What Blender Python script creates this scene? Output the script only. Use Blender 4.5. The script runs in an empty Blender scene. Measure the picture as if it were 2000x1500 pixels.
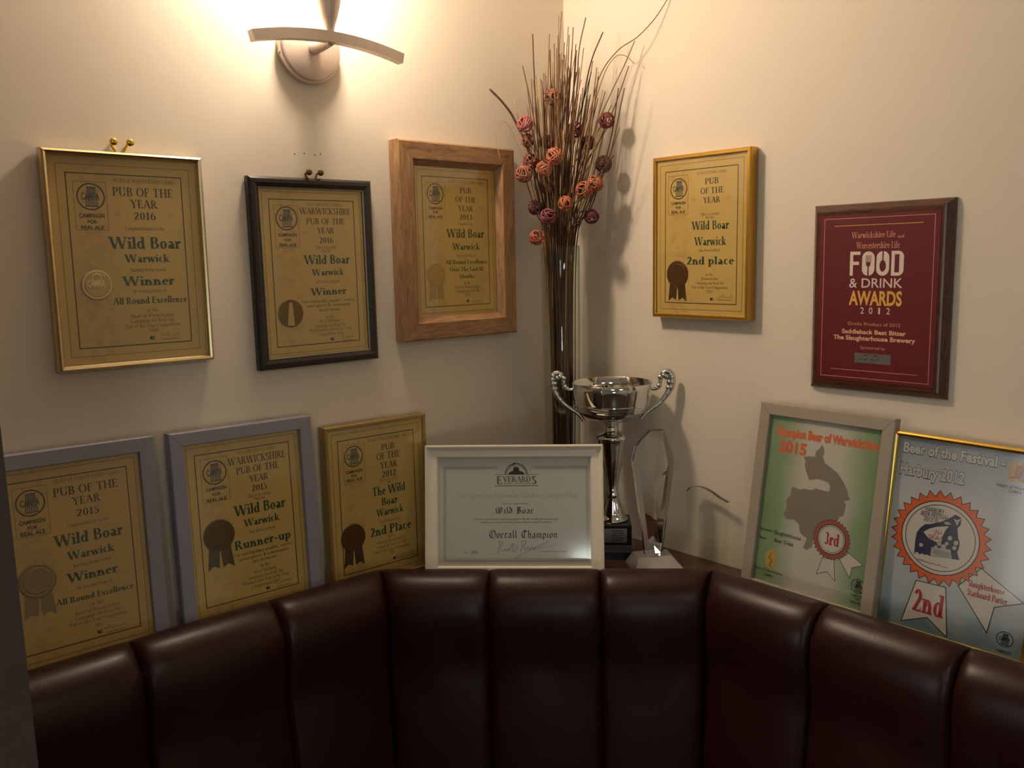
import bpy, math, random
from mathutils import Vector, Matrix

# ------------------------------------------------------------------ camera, world, lights, exposure
Z0 = 1.65                                   # height of the lens above the floor; plans below are measured from the lens height
scn = bpy.context.scene
col = scn.collection
R_CAM = [[0.747619902167622, -0.6636769594241808, -0.0244412645407259],
         [-0.11427350836240853, -0.0922994446881311, -0.989152353177613],
         [0.6542217110196069, 0.7423029745594024, -0.14484559638056338]]   # rows: image right, image down, view direction
cam_d = bpy.data.cameras.new('camera'); cam_o = bpy.data.objects.new('camera', cam_d); col.objects.link(cam_o)
rx, dn, fw = (Vector(r) for r in R_CAM)
cam_o.matrix_world = Matrix(((rx.x, -dn.x, -fw.x, -1.36238266), (rx.y, -dn.y, -fw.y, -1.35289079), (rx.z, -dn.z, -fw.z, Z0), (0, 0, 0, 1)))
cam_d.sensor_width = 36.0; cam_d.lens = 36.0 * 1688.89 / 2000.0; cam_d.clip_start = 0.01
scn.camera = cam_o

scn.view_settings.view_transform = 'Standard'; scn.view_settings.look = 'None'
scn.view_settings.exposure = 0.0; scn.view_settings.gamma = 1.0
try: scn.view_settings.use_curve_mapping = False
except Exception: pass

world = bpy.data.worlds.new('world'); scn.world = world; world.use_nodes = True
world.node_tree.nodes['Background'].inputs[0].default_value = (0.9, 0.8, 0.7, 1)
world.node_tree.nodes['Background'].inputs[1].default_value = 0.03

def add_light(name, kind, loc, power, color, aim=None, **kw):
    l = bpy.data.lights.new(name, kind); l.energy = power; l.color = color
    for k, v in kw.items(): setattr(l, k, v)
    o = bpy.data.objects.new(name, l); o.location = loc; col.objects.link(o)
    if aim is not None:
        o.rotation_euler = (Vector(aim) - Vector(loc)).to_track_quat('-Z', 'Y').to_euler()
    return o
LAMP_POS = (-0.617, -0.092, Z0 + 0.562)
add_light('wall_lamp_bulb_light', 'POINT', LAMP_POS, 19.5, (1.0, 0.86, 0.73), shadow_soft_size=0.035)
# daylight from the pub window across the room, and the warm ceiling lamp behind the camera
add_light('window_daylight', 'AREA', (-3.03, -3.515, Z0 - 0.53), 5.5, (0.88, 1.0, 0.94), aim=(-0.3, -0.3, Z0 - 0.5), shape='RECTANGLE', size=0.40, size_y=0.46)
add_light('room_ceiling_lamp', 'AREA', (-1.3, -3.2, Z0 + 0.78), 8.0, (1.0, 0.94, 0.86), aim=(-1.3, -3.2, 0), shape='DISK', size=0.5)
add_light('side_window_daylight', 'AREA', (-4.12, -0.62, Z0 - 0.25), 8.0, (0.94, 0.98, 1.0), aim=(0, -0.62, Z0 - 0.3), shape='RECTANGLE', size=1.1, size_y=1.2)
add_light('added_front_fill', 'AREA', (-2.3, -2.4, Z0 + 0.78), 2.4, (0.97, 0.98, 1.0), aim=(-1.6, -1.7, Z0 - 0.2), shape='DISK', size=0.5)  # unseen fill light, added to brighten the white frame from the front

# ------------------------------------------------------------------ materials
def new_mat(name):
    m = bpy.data.materials.new(name); m.use_nodes = True
    nt = m.node_tree; b = nt.nodes['Principled BSDF']
    return m, nt, b
def lin(c): return tuple(((v / 255) / 12.92 if v / 255 <= 0.04045 else ((v / 255 + 0.055) / 1.055) ** 2.4) for v in c)
def N(nt, t, **kw):
    n = nt.nodes.new(t)
    for k, v in kw.items(): setattr(n, k, v)
    return n
def plain(name, rgb, rough=0.5, metal=0.0, var=0.0, vscale=40.0, bump=0.0, bscale=200.0, coat=0.0, spec=0.5, stretch=(1, 1, 1)):
    m, nt, b = new_mat(name); c = lin(rgb)
    b.inputs['Base Color'].default_value = (*c, 1); b.inputs['Roughness'].default_value = rough; b.inputs['Metallic'].default_value = metal
    b.inputs['Coat Weight'].default_value = coat; b.inputs['Specular IOR Level'].default_value = spec
    if var or bump:
        tc = N(nt, 'ShaderNodeTexCoord'); mp = N(nt, 'ShaderNodeMapping'); mp.inputs['Scale'].default_value = stretch
        nt.links.new(tc.outputs['Object'], mp.inputs[0])
    if var:
        n = N(nt, 'ShaderNodeTexNoise'); n.inputs['Scale'].default_value = vscale; n.inputs['Detail'].default_value = 5
        nt.links.new(mp.outputs[0], n.inputs['Vector'])
        r = N(nt, 'ShaderNodeMix', data_type='RGBA'); r.inputs[6].default_value = (*[v * (1 - var) for v in c], 1); r.inputs[7].default_value = (*[min(1, v * (1 + var)) for v in c], 1)
        nt.links.new(n.outputs['Fac'], r.inputs[0]); nt.links.new(r.outputs[2], b.inputs['Base Color'])
    if bump:
        n = N(nt, 'ShaderNodeTexNoise'); n.inputs['Scale'].default_value = bscale; n.inputs['Detail'].default_value = 3
        nt.links.new(mp.outputs[0], n.inputs['Vector'])
        bm = N(nt, 'ShaderNodeBump'); bm.inputs['Strength'].default_value = bump; bm.inputs['Distance'].default_value = 0.002
        nt.links.new(n.outputs['Fac'], bm.inputs['Height']); nt.links.new(bm.outputs[0], b.inputs['Normal'])
    return m
def wood(name, dark, light, stretch, scale=14.0, rough=0.45, coat=0.0):
    m, nt, b = new_mat(name); b.inputs['Roughness'].default_value = rough; b.inputs['Coat Weight'].default_value = coat
    tc = N(nt, 'ShaderNodeTexCoord'); mp = N(nt, 'ShaderNodeMapping'); mp.inputs['Scale'].default_value = stretch
    n1 = N(nt, 'ShaderNodeTexNoise'); n1.inputs['Scale'].default_value = scale; n1.inputs['Detail'].default_value = 8; n1.inputs['Distortion'].default_value = 1.2
    n2 = N(nt, 'ShaderNodeTexNoise'); n2.inputs['Scale'].default_value = scale * 6; n2.inputs['Detail'].default_value = 4
    mx = N(nt, 'ShaderNodeMath', operation='MULTIPLY_ADD'); mx.inputs[1].default_value = 0.4; 
    rp = N(nt, 'ShaderNodeValToRGB'); rp.color_ramp.elements[0].position = 0.42; rp.color_ramp.elements[1].position = 0.88
    rp.color_ramp.elements[0].color = (*lin(dark), 1); rp.color_ramp.elements[1].color = (*lin(light), 1)
    L = nt.links.new
    L(tc.outputs['Object'], mp.inputs[0]); L(mp.outputs[0], n1.inputs['Vector']); L(mp.outputs[0], n2.inputs['Vector'])
    L(n2.outputs['Fac'], mx.inputs[0]); L(n1.outputs['Fac'], mx.inputs[2]); L(mx.outputs[0], rp.inputs[0]); L(rp.outputs[0], b.inputs['Base Color'])
    bm = N(nt, 'ShaderNodeBump'); bm.inputs['Strength'].default_value = 0.15; bm.inputs['Distance'].default_value = 0.001
    L(mx.outputs[0], bm.inputs['Height']); L(bm.outputs[0], b.inputs['Normal'])
    return m
def thin_glass(name, tint=(1, 1, 1), base=0.04, rough=0.02):
    """window-type glass: straight transmission plus a Schlick mirror"""
    m = bpy.data.materials.new(name); m.use_nodes = True; nt = m.node_tree; nt.nodes.clear(); L = nt.links.new
    out = N(nt, 'ShaderNodeOutputMaterial'); mix = N(nt, 'ShaderNodeMixShader'); tr = N(nt, 'ShaderNodeBsdfTransparent'); gl = N(nt, 'ShaderNodeBsdfGlossy')
    tr.inputs[0].default_value = (*tint, 1); gl.inputs['Roughness'].default_value = rough
    lw = N(nt, 'ShaderNodeLayerWeight'); lw.inputs[0].default_value = 0.5
    p = N(nt, 'ShaderNodeMath', operation='POWER'); p.inputs[1].default_value = 5.0
    ma = N(nt, 'ShaderNodeMath', operation='MULTIPLY_ADD'); ma.inputs[1].default_value = 0.9; ma.inputs[2].default_value = base
    L(lw.outputs['Facing'], p.inputs[0]); L(p.outputs[0], ma.inputs[0]); L(ma.outputs[0], mix.inputs[0])
    L(tr.outputs[0], mix.inputs[1]); L(gl.outputs[0], mix.inputs[2]); L(mix.outputs[0], out.inputs[0])
    return m
def real_glass(name, color=(1, 1, 1), ior=1.5):
    m, nt, b = new_mat(name)
    b.inputs['Base Color'].default_value = (*color, 1); b.inputs['Roughness'].default_value = 0.0
    b.inputs['Transmission Weight'].default_value = 1.0; b.inputs['IOR'].default_value = ior
    return m
def emit(name, color, strength):
    m = bpy.data.materials.new(name); m.use_nodes = True; nt = m.node_tree; nt.nodes.clear()
    e = N(nt, 'ShaderNodeEmission'); e.inputs[0].default_value = (*color, 1); e.inputs[1].default_value = strength
    o = N(nt, 'ShaderNodeOutputMaterial'); nt.links.new(e.outputs[0], o.inputs[0]); return m
def cert_paper(name, rgb):
    """gold certificate card with a faint printed hop bine down the left side"""
    m, nt, b = new_mat(name); L = nt.links.new; c = lin(rgb)
    b.inputs['Roughness'].default_value = 0.55
    tc = N(nt, 'ShaderNodeTexCoord'); sp = N(nt, 'ShaderNodeSeparateXYZ'); L(tc.outputs['Object'], sp.inputs[0])
    d = N(nt, 'ShaderNodeMath', operation='ADD'); d.inputs[1].default_value = 0.050; L(sp.outputs['X'], d.inputs[0])
    ab = N(nt, 'ShaderNodeMath', operation='ABSOLUTE'); L(d.outputs[0], ab.inputs[0])
    mr = N(nt, 'ShaderNodeMapRange'); mr.inputs[1].default_value = 0.014; mr.inputs[2].default_value = 0.026; mr.inputs[3].default_value = 1; mr.inputs[4].default_value = 0; L(ab.outputs[0], mr.inputs[0])
    n = N(nt, 'ShaderNodeTexNoise'); n.inputs['Scale'].default_value = 90; n.inputs['Detail'].default_value = 6; L(tc.outputs['Object'], n.inputs['Vector'])
    st = N(nt, 'ShaderNodeMapRange'); st.inputs[1].default_value = 0.45; st.inputs[2].default_value = 0.62; st.inputs[4].default_value = 0.32; L(n.outputs['Fac'], st.inputs[0])
    mu = N(nt, 'ShaderNodeMath', operation='MULTIPLY'); L(mr.outputs[0], mu.inputs[0]); L(st.outputs[0], mu.inputs[1])
    mx = N(nt, 'ShaderNodeMix', data_type='RGBA'); mx.inputs[6].default_value = (*c, 1); mx.inputs[7].default_value = (c[0] * .55, c[1] * .5, c[2] * .55, 1)
    L(mu.outputs[0], mx.inputs[0]); L(mx.outputs[2], b.inputs['Base Color'])
    return m
def ramp_paper(name, axis, stops, span, noise=0.0, nscale=6.0, fogcol=None):
    """poster stock printed with a colour blend across one axis of the sheet (and cloudy blotches)"""
    m, nt, b = new_mat(name); L = nt.links.new; b.inputs['Roughness'].default_value = 0.5
    tc = N(nt, 'ShaderNodeTexCoord'); sp = N(nt, 'ShaderNodeSeparateXYZ'); L(tc.outputs['Object'], sp.inputs[0])
    mr = N(nt, 'ShaderNodeMapRange'); mr.inputs[1].default_value = span[0]; mr.inputs[2].default_value = span[1]; L(sp.outputs[axis], mr.inputs[0])
    src = mr.outputs[0]
    if noise:
        n = N(nt, 'ShaderNodeTexNoise'); n.inputs['Scale'].default_value = nscale; n.inputs['Detail'].default_value = 5; L(tc.outputs['Object'], n.inputs['Vector'])
        ma = N(nt, 'ShaderNodeMath', operation='MULTIPLY_ADD'); ma.inputs[1].default_value = noise; L(n.outputs['Fac'], ma.inputs[0])
        su = N(nt, 'ShaderNodeMath', operation='SUBTRACT'); su.inputs[1].default_value = noise / 2; L(src, ma.inputs[2]); L(ma.outputs[0], su.inputs[0]); src = su.outputs[0]
    rp = N(nt, 'ShaderNodeValToRGB'); e = rp.color_ramp.elements
    while len(e) < len(stops): e.new(0.5)
    for i, (p, c) in enumerate(stops): e[i].position = p; e[i].color = (*lin(c), 1)
    L(src, rp.inputs[0]); L(rp.outputs[0], b.inputs['Base Color'])
    return m

M = {}
M['wall'] = plain('wall_paint', (226, 216, 200), 0.75, var=0.03, vscale=3, bump=0.10, bscale=60)
M['hole'] = plain('nail_hole', (90, 78, 60), 0.9)
M['ceiling'] = plain('ceiling_paint', (225, 215, 195), 0.9, var=0.02)
M['floor'] = wood('floor_boards', (50, 32, 20), (85, 58, 36), (1, 8, 1), 3)
M['partition'] = plain('partition_paint', (84, 72, 70), 0.7, var=0.03, bump=0.1, bscale=60)
M['shelf'] = wood('shelf_wood', (58, 32, 17), (92, 54, 28), (2, 9, 3), 6, 0.35, 0.2)
M['leather'] = plain('brown_leather', (44, 19, 15), 0.34, var=0.12, vscale=9, bump=0.09, bscale=420, spec=0.35)
M['steel'] = plain('brushed_steel', (222, 208, 198), 0.48, 0.7, bump=0.05, bscale=300, stretch=(1, 1, 12))
M['chrome'] = plain('silver_plate', (218, 221, 220), 0.06, 1.0)
M['chrome_rough'] = plain('cast_silver', (204, 205, 200), 0.2, 1.0, bump=0.5, bscale=260)
M['black'] = plain('black_plinth', (18, 17, 17), 0.25, coat=0.3)
M['plate'] = plain('engraved_plate', (150, 146, 140), 0.35, 0.8)
M['ink'] = plain('engraved_line', (38, 36, 34), 0.6)
M['brass'] = plain('polished_brass', (238, 200, 90), 0.18, 1.0)
M['oldbrass'] = plain('dull_brass', (120, 95, 55), 0.4, 1.0)
M['glass'] = thin_glass('picture_glass', (0.97, 0.98, 0.97), 0.055, 0.085)
M['vase'] = thin_glass('vase_glass', (0.93, 0.95, 0.93), 0.05)
M['wave'] = thin_glass('plate_glass', (0.97, 0.98, 0.955), 0.03)
M['wave_edge'] = plain('plate_glass_edge', (62, 58, 40), 0.15, coat=0.5)
M['crystal'] = real_glass('crystal_glass', (0.97, 0.98, 0.99), 1.5)
M['frosted'] = real_glass('cut_glass_base', (0.93, 0.92, 0.88), 1.5); M['frosted'].node_tree.nodes['Principled BSDF'].inputs['Roughness'].default_value = 0.28; M['frosted'].node_tree.nodes['Principled BSDF'].inputs['Transmission Weight'].default_value = 0.72
M['bulb'] = emit('lit_bulb', (1.0, 0.72, 0.42), 60.0)
M['shade'] = thin_glass('lamp_glass', (1.0, 0.97, 0.92), 0.04, 0.1)
M['champagne'] = plain('champagne_metal', (216, 198, 154), 0.30, 1.0, bump=0.03, bscale=500)
M['gold'] = plain('gold_moulding', (205, 160, 70), 0.32, 0.9)
M['goldbright'] = plain('bright_gold_moulding', (240, 205, 105), 0.22, 1.0)
M['palegold'] = plain('pale_gold_moulding', (172, 146, 92), 0.4, 0.7)
M['blackframe'] = plain('black_stained_frame', (38, 30, 28), 0.35, coat=0.2, var=0.15)
M['liner'] = plain('grey_liner', (150, 138, 112), 0.4, 0.3)
M['greyframe'] = plain('grey_painted_frame', (140, 139, 152), 0.45, var=0.03)
M['warmgreyframe'] = plain('warm_grey_frame', (158, 148, 134), 0.45, var=0.03)
M['whiteframe'] = plain('white_painted_frame', (240, 232, 216), 0.4)
M['oak_h'] = wood('oak_across', (116, 82, 54), (172, 134, 94), (2.2, 14, 14), 9, 0.42)
M['oak_v'] = wood('oak_upright', (116, 82, 54), (172, 134, 94), (14, 2.2, 14), 9, 0.42)
M['plaque_h'] = wood('plaque_across', (42, 22, 14), (96, 56, 32), (3, 22, 22), 9, 0.3, 0.3)
M['plaque_v'] = wood('plaque_upright', (42, 22, 14), (96, 56, 32), (22, 3, 22), 9, 0.3, 0.3)
M['card'] = plain('backing_card', (92, 72, 48), 0.8)
M['redface'] = plain('red_plate', (100, 15, 22), 0.5)
for n, c in dict(d=(52, 38, 20), g=(52, 78, 44), s=(132, 104, 56), m=(106, 84, 46), e=(58, 46, 28), w=(120, 108, 92), f=(192, 184, 172), o=(236, 112, 52), R=(186, 44, 44), h=(206, 206, 204),
                 n=(70, 66, 84), p=(206, 142, 122), W=(226, 206, 196), G=(226, 172, 76), q=(226, 176, 142), k=(30, 24, 22), l=(176, 146, 84), t=(82, 80, 84)).items():
    M['ink_' + n] = plain('ink_' + n, c, 0.6)

# ------------------------------------------------------------------ mesh building
class MB:
    def __init__(self): self.v = []; self.f = []; self.m = []; self.s = []; self.mats = []
    def slot(self, mat):
        if mat not in self.mats: self.mats.append(mat)
        return self.mats.index(mat)
    def add(self, vs, fs, mat, smooth=False):
        o = len(self.v); i = self.slot(mat); self.v += [tuple(v) for v in vs]
        for f in fs: self.f.append(tuple(o + k for k in f)); self.m.append(i); self.s.append(smooth)
    def box(self, x0, y0, z0, x1, y1, z1, mat):
        self.add([(x0, y0, z0), (x1, y0, z0), (x1, y1, z0), (x0, y1, z0), (x0, y0, z1), (x1, y0, z1), (x1, y1, z1), (x0, y1, z1)],
                 [(3, 2, 1, 0), (4, 5, 6, 7), (0, 1, 5, 4), (1, 2, 6, 5), (2, 3, 7, 6), (3, 0, 4, 7)], mat)
    def prism(self, pts, z0, z1, mat, side=None):
        n = len(pts); self.add([(x, y, z0) for x, y in pts] + [(x, y, z1) for x, y in pts], [tuple(range(n))[::-1], tuple(range(n, 2 * n))], mat)
        self.add([(x, y, z0) for x, y in pts] + [(x, y, z1) for x, y in pts], [(i, (i + 1) % n, n + (i + 1) % n, n + i) for i in range(n)], side or mat)
    def lathe(self, prof, n, mat, c=(0, 0, 0), close=False, flute=0.0):
        vs = []
        for r, z in prof:
            for k in range(n):
                a = 2 * math.pi * k / n; vs.append((c[0] + r * math.cos(a), c[1] + r * math.sin(a), c[2] + z))
        fs = []
        for i in range(len(prof) - 1):
            for k in range(n): fs.append((i * n + k, i * n + (k + 1) % n, (i + 1) * n + (k + 1) % n, (i + 1) * n + k))
        if close: fs.append(tuple(range(n))[::-1]); fs.append(tuple(range((len(prof) - 1) * n, len(prof) * n)))
        self.add(vs, fs, mat, True)
    def tube(self, pts, r, n, mat, cap=True, closed=False):
        pts = [Vector(p) for p in pts]; k = len(pts); rs = r if isinstance(r, (list, tuple)) else [r] * k
        vs = []; up = None
        for i, p in enumerate(pts):
            a = pts[(i - 1) % k] if closed or i else pts[0]; b = pts[(i + 1) % k] if closed or i < k - 1 else pts[-1]
            t = (b - a).normalized()
            if up is None: up = t.orthogonal().normalized()
            up = (up - t * up.dot(t))
            up = up.normalized() if up.length > 1e-6 else t.orthogonal().normalized()
            w = t.cross(up)
            for j in range(n):
                an = 2 * math.pi * j / n; vs.append(p + (up * math.cos(an) + w * math.sin(an)) * rs[i])
        fs = []
        for i in range(k if closed else k - 1):
            i2 = (i + 1) % k
            for j in range(n): fs.append((i * n + j, i * n + (j + 1) % n, i2 * n + (j + 1) % n, i2 * n + j))
        if cap and not closed: fs.append(tuple(range(n))[::-1]); fs.append(tuple(range((k - 1) * n, k * n)))
        self.add(vs, fs, mat, True)
    def sphere(self, c, r, mat, n=10, m=7, sc=(1, 1, 1)):
        vs = [(c[0], c[1], c[2] + r * sc[2])]
        for i in range(1, m):
            t = math.pi * i / m
            for k in range(n): a = 2 * math.pi * k / n; vs.append((c[0] + r * sc[0] * math.sin(t) * math.cos(a), c[1] + r * sc[1] * math.sin(t) * math.sin(a), c[2] + r * sc[2] * math.cos(t)))
        vs.append((c[0], c[1], c[2] - r * sc[2])); fs = [(0, 1 + k, 1 + (k + 1) % n) for k in range(n)]
        for i in range(m - 2):
            for k in range(n): fs.append((1 + i * n + k, 1 + (i + 1) * n + k, 1 + (i + 1) * n + (k + 1) % n, 1 + i * n + (k + 1) % n))
        b = len(vs) - 1; o = 1 + (m - 2) * n; fs += [(b, o + (k + 1) % n, o + k) for k in range(n)]
        self.add(vs, fs, mat, True)
    def build(self, name, parent=None, matrix=None):
        me = bpy.data.meshes.new(name); me.from_pydata(self.v, [], self.f)
        for mt in self.mats: me.materials.append(mt)
        me.polygons.foreach_set('material_index', self.m); me.polygons.foreach_set('use_smooth', self.s)
        me.update(); o = bpy.data.objects.new(name, me); col.objects.link(o)
        if parent: o.parent = parent
        if matrix is not None: o.matrix_world = matrix
        return o
def thing(name, label, cat, group=None, matrix=None, obj=None):
    o = obj
    if o is None: o = bpy.data.objects.new(name, None); o.empty_display_size = 0.05; col.objects.link(o)
    if matrix is not None: o.matrix_world = matrix
    o['label'] = label; o['category'] = cat
    if group: o['group'] = group
    return o
def structure(mb, name):
    o = mb.build(name); o['kind'] = 'structure'; return o
def spline(pts, k=6):
    """Catmull-Rom through the points"""
    P = [Vector(p) for p in pts]; P = [2 * P[0] - P[1]] + P + [2 * P[-1] - P[-2]]; out = []
    for i in range(1, len(P) - 2):
        for j in range(k):
            t = j / k; a, b, c, d = P[i - 1], P[i], P[i + 1], P[i + 2]
            out.append(0.5 * ((2 * b) + (c - a) * t + (2 * a - 5 * b + 4 * c - d) * t * t + (3 * b - a - 3 * c + d) * t ** 3))
    out.append(P[-2]); return out

# ------------------------------------------------------------------ lettering: drawn alphabets (2-D strokes)
SERIF = {
'A': (.94, 'd .10 0 .47 1 t;d .47 1 .82 0 T;h .27 .66 .32;s .10 0 .3 +;s .82 0 .34 +'), 'B': (.74, 'v .17 0 1;a .36 .75 .28 .26 -90 90;a .36 .27 .34 .28 -90 90;h .06 .38 0;h .06 .38 1-;h .17 .38 .49'),
'C': (.82, 'a .46 .5 .42 .52 42 318;r .70 .68 .77 1.0'), 'D': (.9, 'v .17 0 1;a .42 .5 .42 .51 -90 90;h .06 .44 0;h .06 .44 1-'),
'E': (.68, 'v .17 0 1;h .05 .62 0;h .05 .60 1-;h .17 .48 .48;r .56 0 .62 .24;r .54 .78 .60 1;r .44 .38 .49 .64'), 'F': (.64, 'v .17 0 1;h .05 .60 1-;h .17 .48 .47;r .54 .76 .60 1;s .17 0 .36 +;r .44 .38 .49 .62'),
'G': (.9, 'a .46 .5 .42 .52 42 330;v .74 .04 .42;s .74 .46 .3 -;r .70 .68 .77 1.0'), 'H': (.96, 'v .19 0 1;v .77 0 1;h .19 .77 .47;s .19 0 .36 +;s .77 0 .36 +;s .19 1 .36 -;s .77 1 .36 -'),
'I': (.4, 'v .2 0 1;s .2 0 .36 +;s .2 1 .36 -'), 'K': (.86, 'v .18 0 1;d .24 .36 .70 1 t;d .36 .55 .74 0 T;s .18 0 .34 +;s .18 1 .34 -;s .70 1 .26 -;s .76 0 .28 +'),
'L': (.66, 'v .17 0 1;h .05 .6 0;r .54 0 .6 .26;s .17 1 .36 -'), 'M': (1.12, 'v .15 0 1 t;v .95 0 1;d .17 1 .55 0 T;d .55 0 .95 1 t;s .15 0 .26 +;s .95 0 .34 +;s .12 1 .24 -;s .98 1 .28 -'),
'N': (.95, 'v .16 0 1 t;v .79 0 1 t;d .17 1 .77 0 T;s .16 0 .28 +;s .12 1 .24 -;s .79 1 .28 -'), 'O': (.96, 'a .48 .5 .44 .52 0 360'),
'P': (.7, 'v .17 0 1;a .35 .73 .31 .28 -90 90;h .05 .37 1-;h .17 .37 .45;s .17 0 .36 +'), 'R': (.84, 'v .17 0 1;a .35 .74 .30 .27 -90 90;h .05 .37 1-;h .17 .37 .47;s .17 0 .34 +;d .40 .48 .72 0 T;s .76 0 .24 +'),
'S': (.62, 'a .31 .75 .24 .27 25 270;a .31 .26 .26 .28 -155 90'), 'T': (.8, 'v .4 0 1;h .04 .76 1-;r .04 .76 .09 1;r .71 .76 .76 1;s .4 0 .36 +'),
'U': (.9, 'v .18 .3 1;v .73 .3 1 t;a .455 .32 .355 .34 180 360;s .18 1 .34 -;s .73 1 .28 -'), 'V': (.9, 'd .13 1 .45 0 T;d .45 0 .77 1 t;s .13 1 .34 -;s .77 1 .28 -'),
'W': (1.36, 'd .12 1 .41 0 T;d .41 0 .68 1 t;d .68 1 .97 0 T;d .97 0 1.24 1 t;s .12 1 .32 -;s .68 1 .26 -;s 1.24 1 .26 -'), 'Y': (.86, 'd .13 1 .43 .45 T;d .43 .45 .74 1 t;v .43 0 .47;s .13 1 .32 -;s .74 1 .26 -;s .43 0 .34 +'),
'a': (.6, 'v .43 0 .44;a .27 .42 .22 .23 0 150;a .26 .18 .21 .2 0 360;s .49 0 .18 +'), 'b': (.65, 'v .17 0 1;a .34 .32 .28 .34 0 360;s .12 1 .2 -'), 'c': (.55, 'a .31 .32 .27 .34 45 315'),
'd': (.68, 'v .50 0 1;a .31 .32 .28 .34 0 360;s .44 1 .22 -;s .55 0 .2 +'), 'e': (.58, 'a .31 .32 .27 .34 0 315;h .1 .56 .33'), 'f': (.42, 'v .2 0 .8;a .37 .8 .23 .22 55 180;h .04 .4 .57;s .2 0 .32 +'),
'g': (.6, 'a .29 .40 .23 .25 0 360;a .30 -.10 .26 .17 0 360;r .45 .56 .6 .63'), 'h': (.7, 'v .17 0 1;a .35 .34 .23 .31 0 180;v .51 0 .36;s .17 0 .3 +;s .51 0 .3 +;s .12 1 .2 -'),
'i': (.34, 'v .17 0 .64;o .17 .87 .1;s .17 0 .32 +;s .11 .64 .2 -'), 'j': (.34, 'v .17 -.22 .64;o .17 .87 .1;s .11 .64 .2 -;h .0 .17 -.25'), 'k': (.68, 'v .17 0 1;d .22 .24 .5 .64 t;d .3 .40 .56 0 T;s .17 0 .3 +;s .12 1 .2 -;s .5 .64 .22 -;s .58 0 .24 +'),
'l': (.34, 'v .17 0 1;s .17 0 .32 +;s .11 1 .2 -'), 'm': (1.06, 'v .17 0 .64;a .35 .34 .23 .31 0 180;v .51 0 .36;a .69 .34 .23 .31 0 180;v .85 0 .36;s .17 0 .28 +;s .51 0 .26 +;s .85 0 .28 +;s .11 .64 .2 -'),
'n': (.7, 'v .17 0 .64;a .35 .34 .23 .31 0 180;v .51 0 .36;s .17 0 .3 +;s .51 0 .3 +;s .11 .64 .2 -'), 'o': (.62, 'a .31 .32 .28 .34 0 360'), 'p': (.66, 'v .17 -.3 .64;a .34 .32 .28 .34 0 360;s .17 -.3 .32 +;s .11 .64 .2 -'),
'q': (.66, 'v .5 -.3 .64;a .31 .32 .28 .34 0 360;s .5 -.3 .3 +'), 'r': (.5, 'v .17 0 .64;a .36 .38 .22 .28 50 180;o .43 .55 .085;s .17 0 .34 +;s .11 .64 .2 -'), 's': (.48, 'a .24 .48 .18 .17 25 270;a .24 .16 .2 .18 -155 90'),
't': (.42, 'v .18 .12 .84;h .03 .38 .57;a .31 .16 .2 .17 180 310'), 'u': (.7, 'v .17 .22 .64;a .34 .24 .23 .26 180 360;v .51 0 .64;s .56 0 .2 +;s .11 .64 .2 -;s .45 .64 .2 -'), 'v': (.62, 'd .12 .64 .32 0 T;d .32 0 .53 .64 t;s .12 .64 .26 -;s .53 .64 .2 -'),
'w': (.94, 'd .12 .64 .3 0 T;d .3 0 .47 .64 t;d .47 .64 .65 0 T;d .65 0 .83 .64 t;s .12 .64 .24 -;s .47 .64 .2 -;s .83 .64 .2 -'), 'x': (.62, 'd .12 .64 .5 0 T;d .12 0 .5 .64 t'), 'y': (.62, 'd .12 .64 .33 0 T;d .2 -.3 .53 .64 t;s .12 .64 .26 -;s .53 .64 .2 -'),
'0': (.64, 'a .32 .5 .28 .52 0 360'), '1': (.5, 'v .26 0 1;r .08 .84 .26 .92;s .26 0 .36 +'), '2': (.62, 'a .3 .72 .25 .29 -25 165;d .12 .02 .47 .64 T;h .05 .57 0;r .51 0 .57 .2'), '3': (.58, 'a .27 .76 .22 .25 -90 150;a .27 .27 .26 .29 -150 90'),
'5': (.58, 'v .13 .5 1 t;h .10 .52 1-;a .27 .32 .26 .33 -150 125'), '6': (.64, 'a .32 .33 .28 .35 0 360;a .42 .42 .38 .6 100 180'), '&': (.8, 'a .32 .77 .2 .23 0 360;a .33 .26 .29 .28 60 390;d .22 .7 .70 0 T'),
'-': (.46, 'h .06 .4 .33;h .06 .4 .29'), ',': (.26, 'o .13 .06 .08;r .12 -.14 .19 .06'), '.': (.26, 'o .13 .07 .08'), "'": (.2, 'r .07 .75 .14 1'), ' ': (.36, '')}
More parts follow.
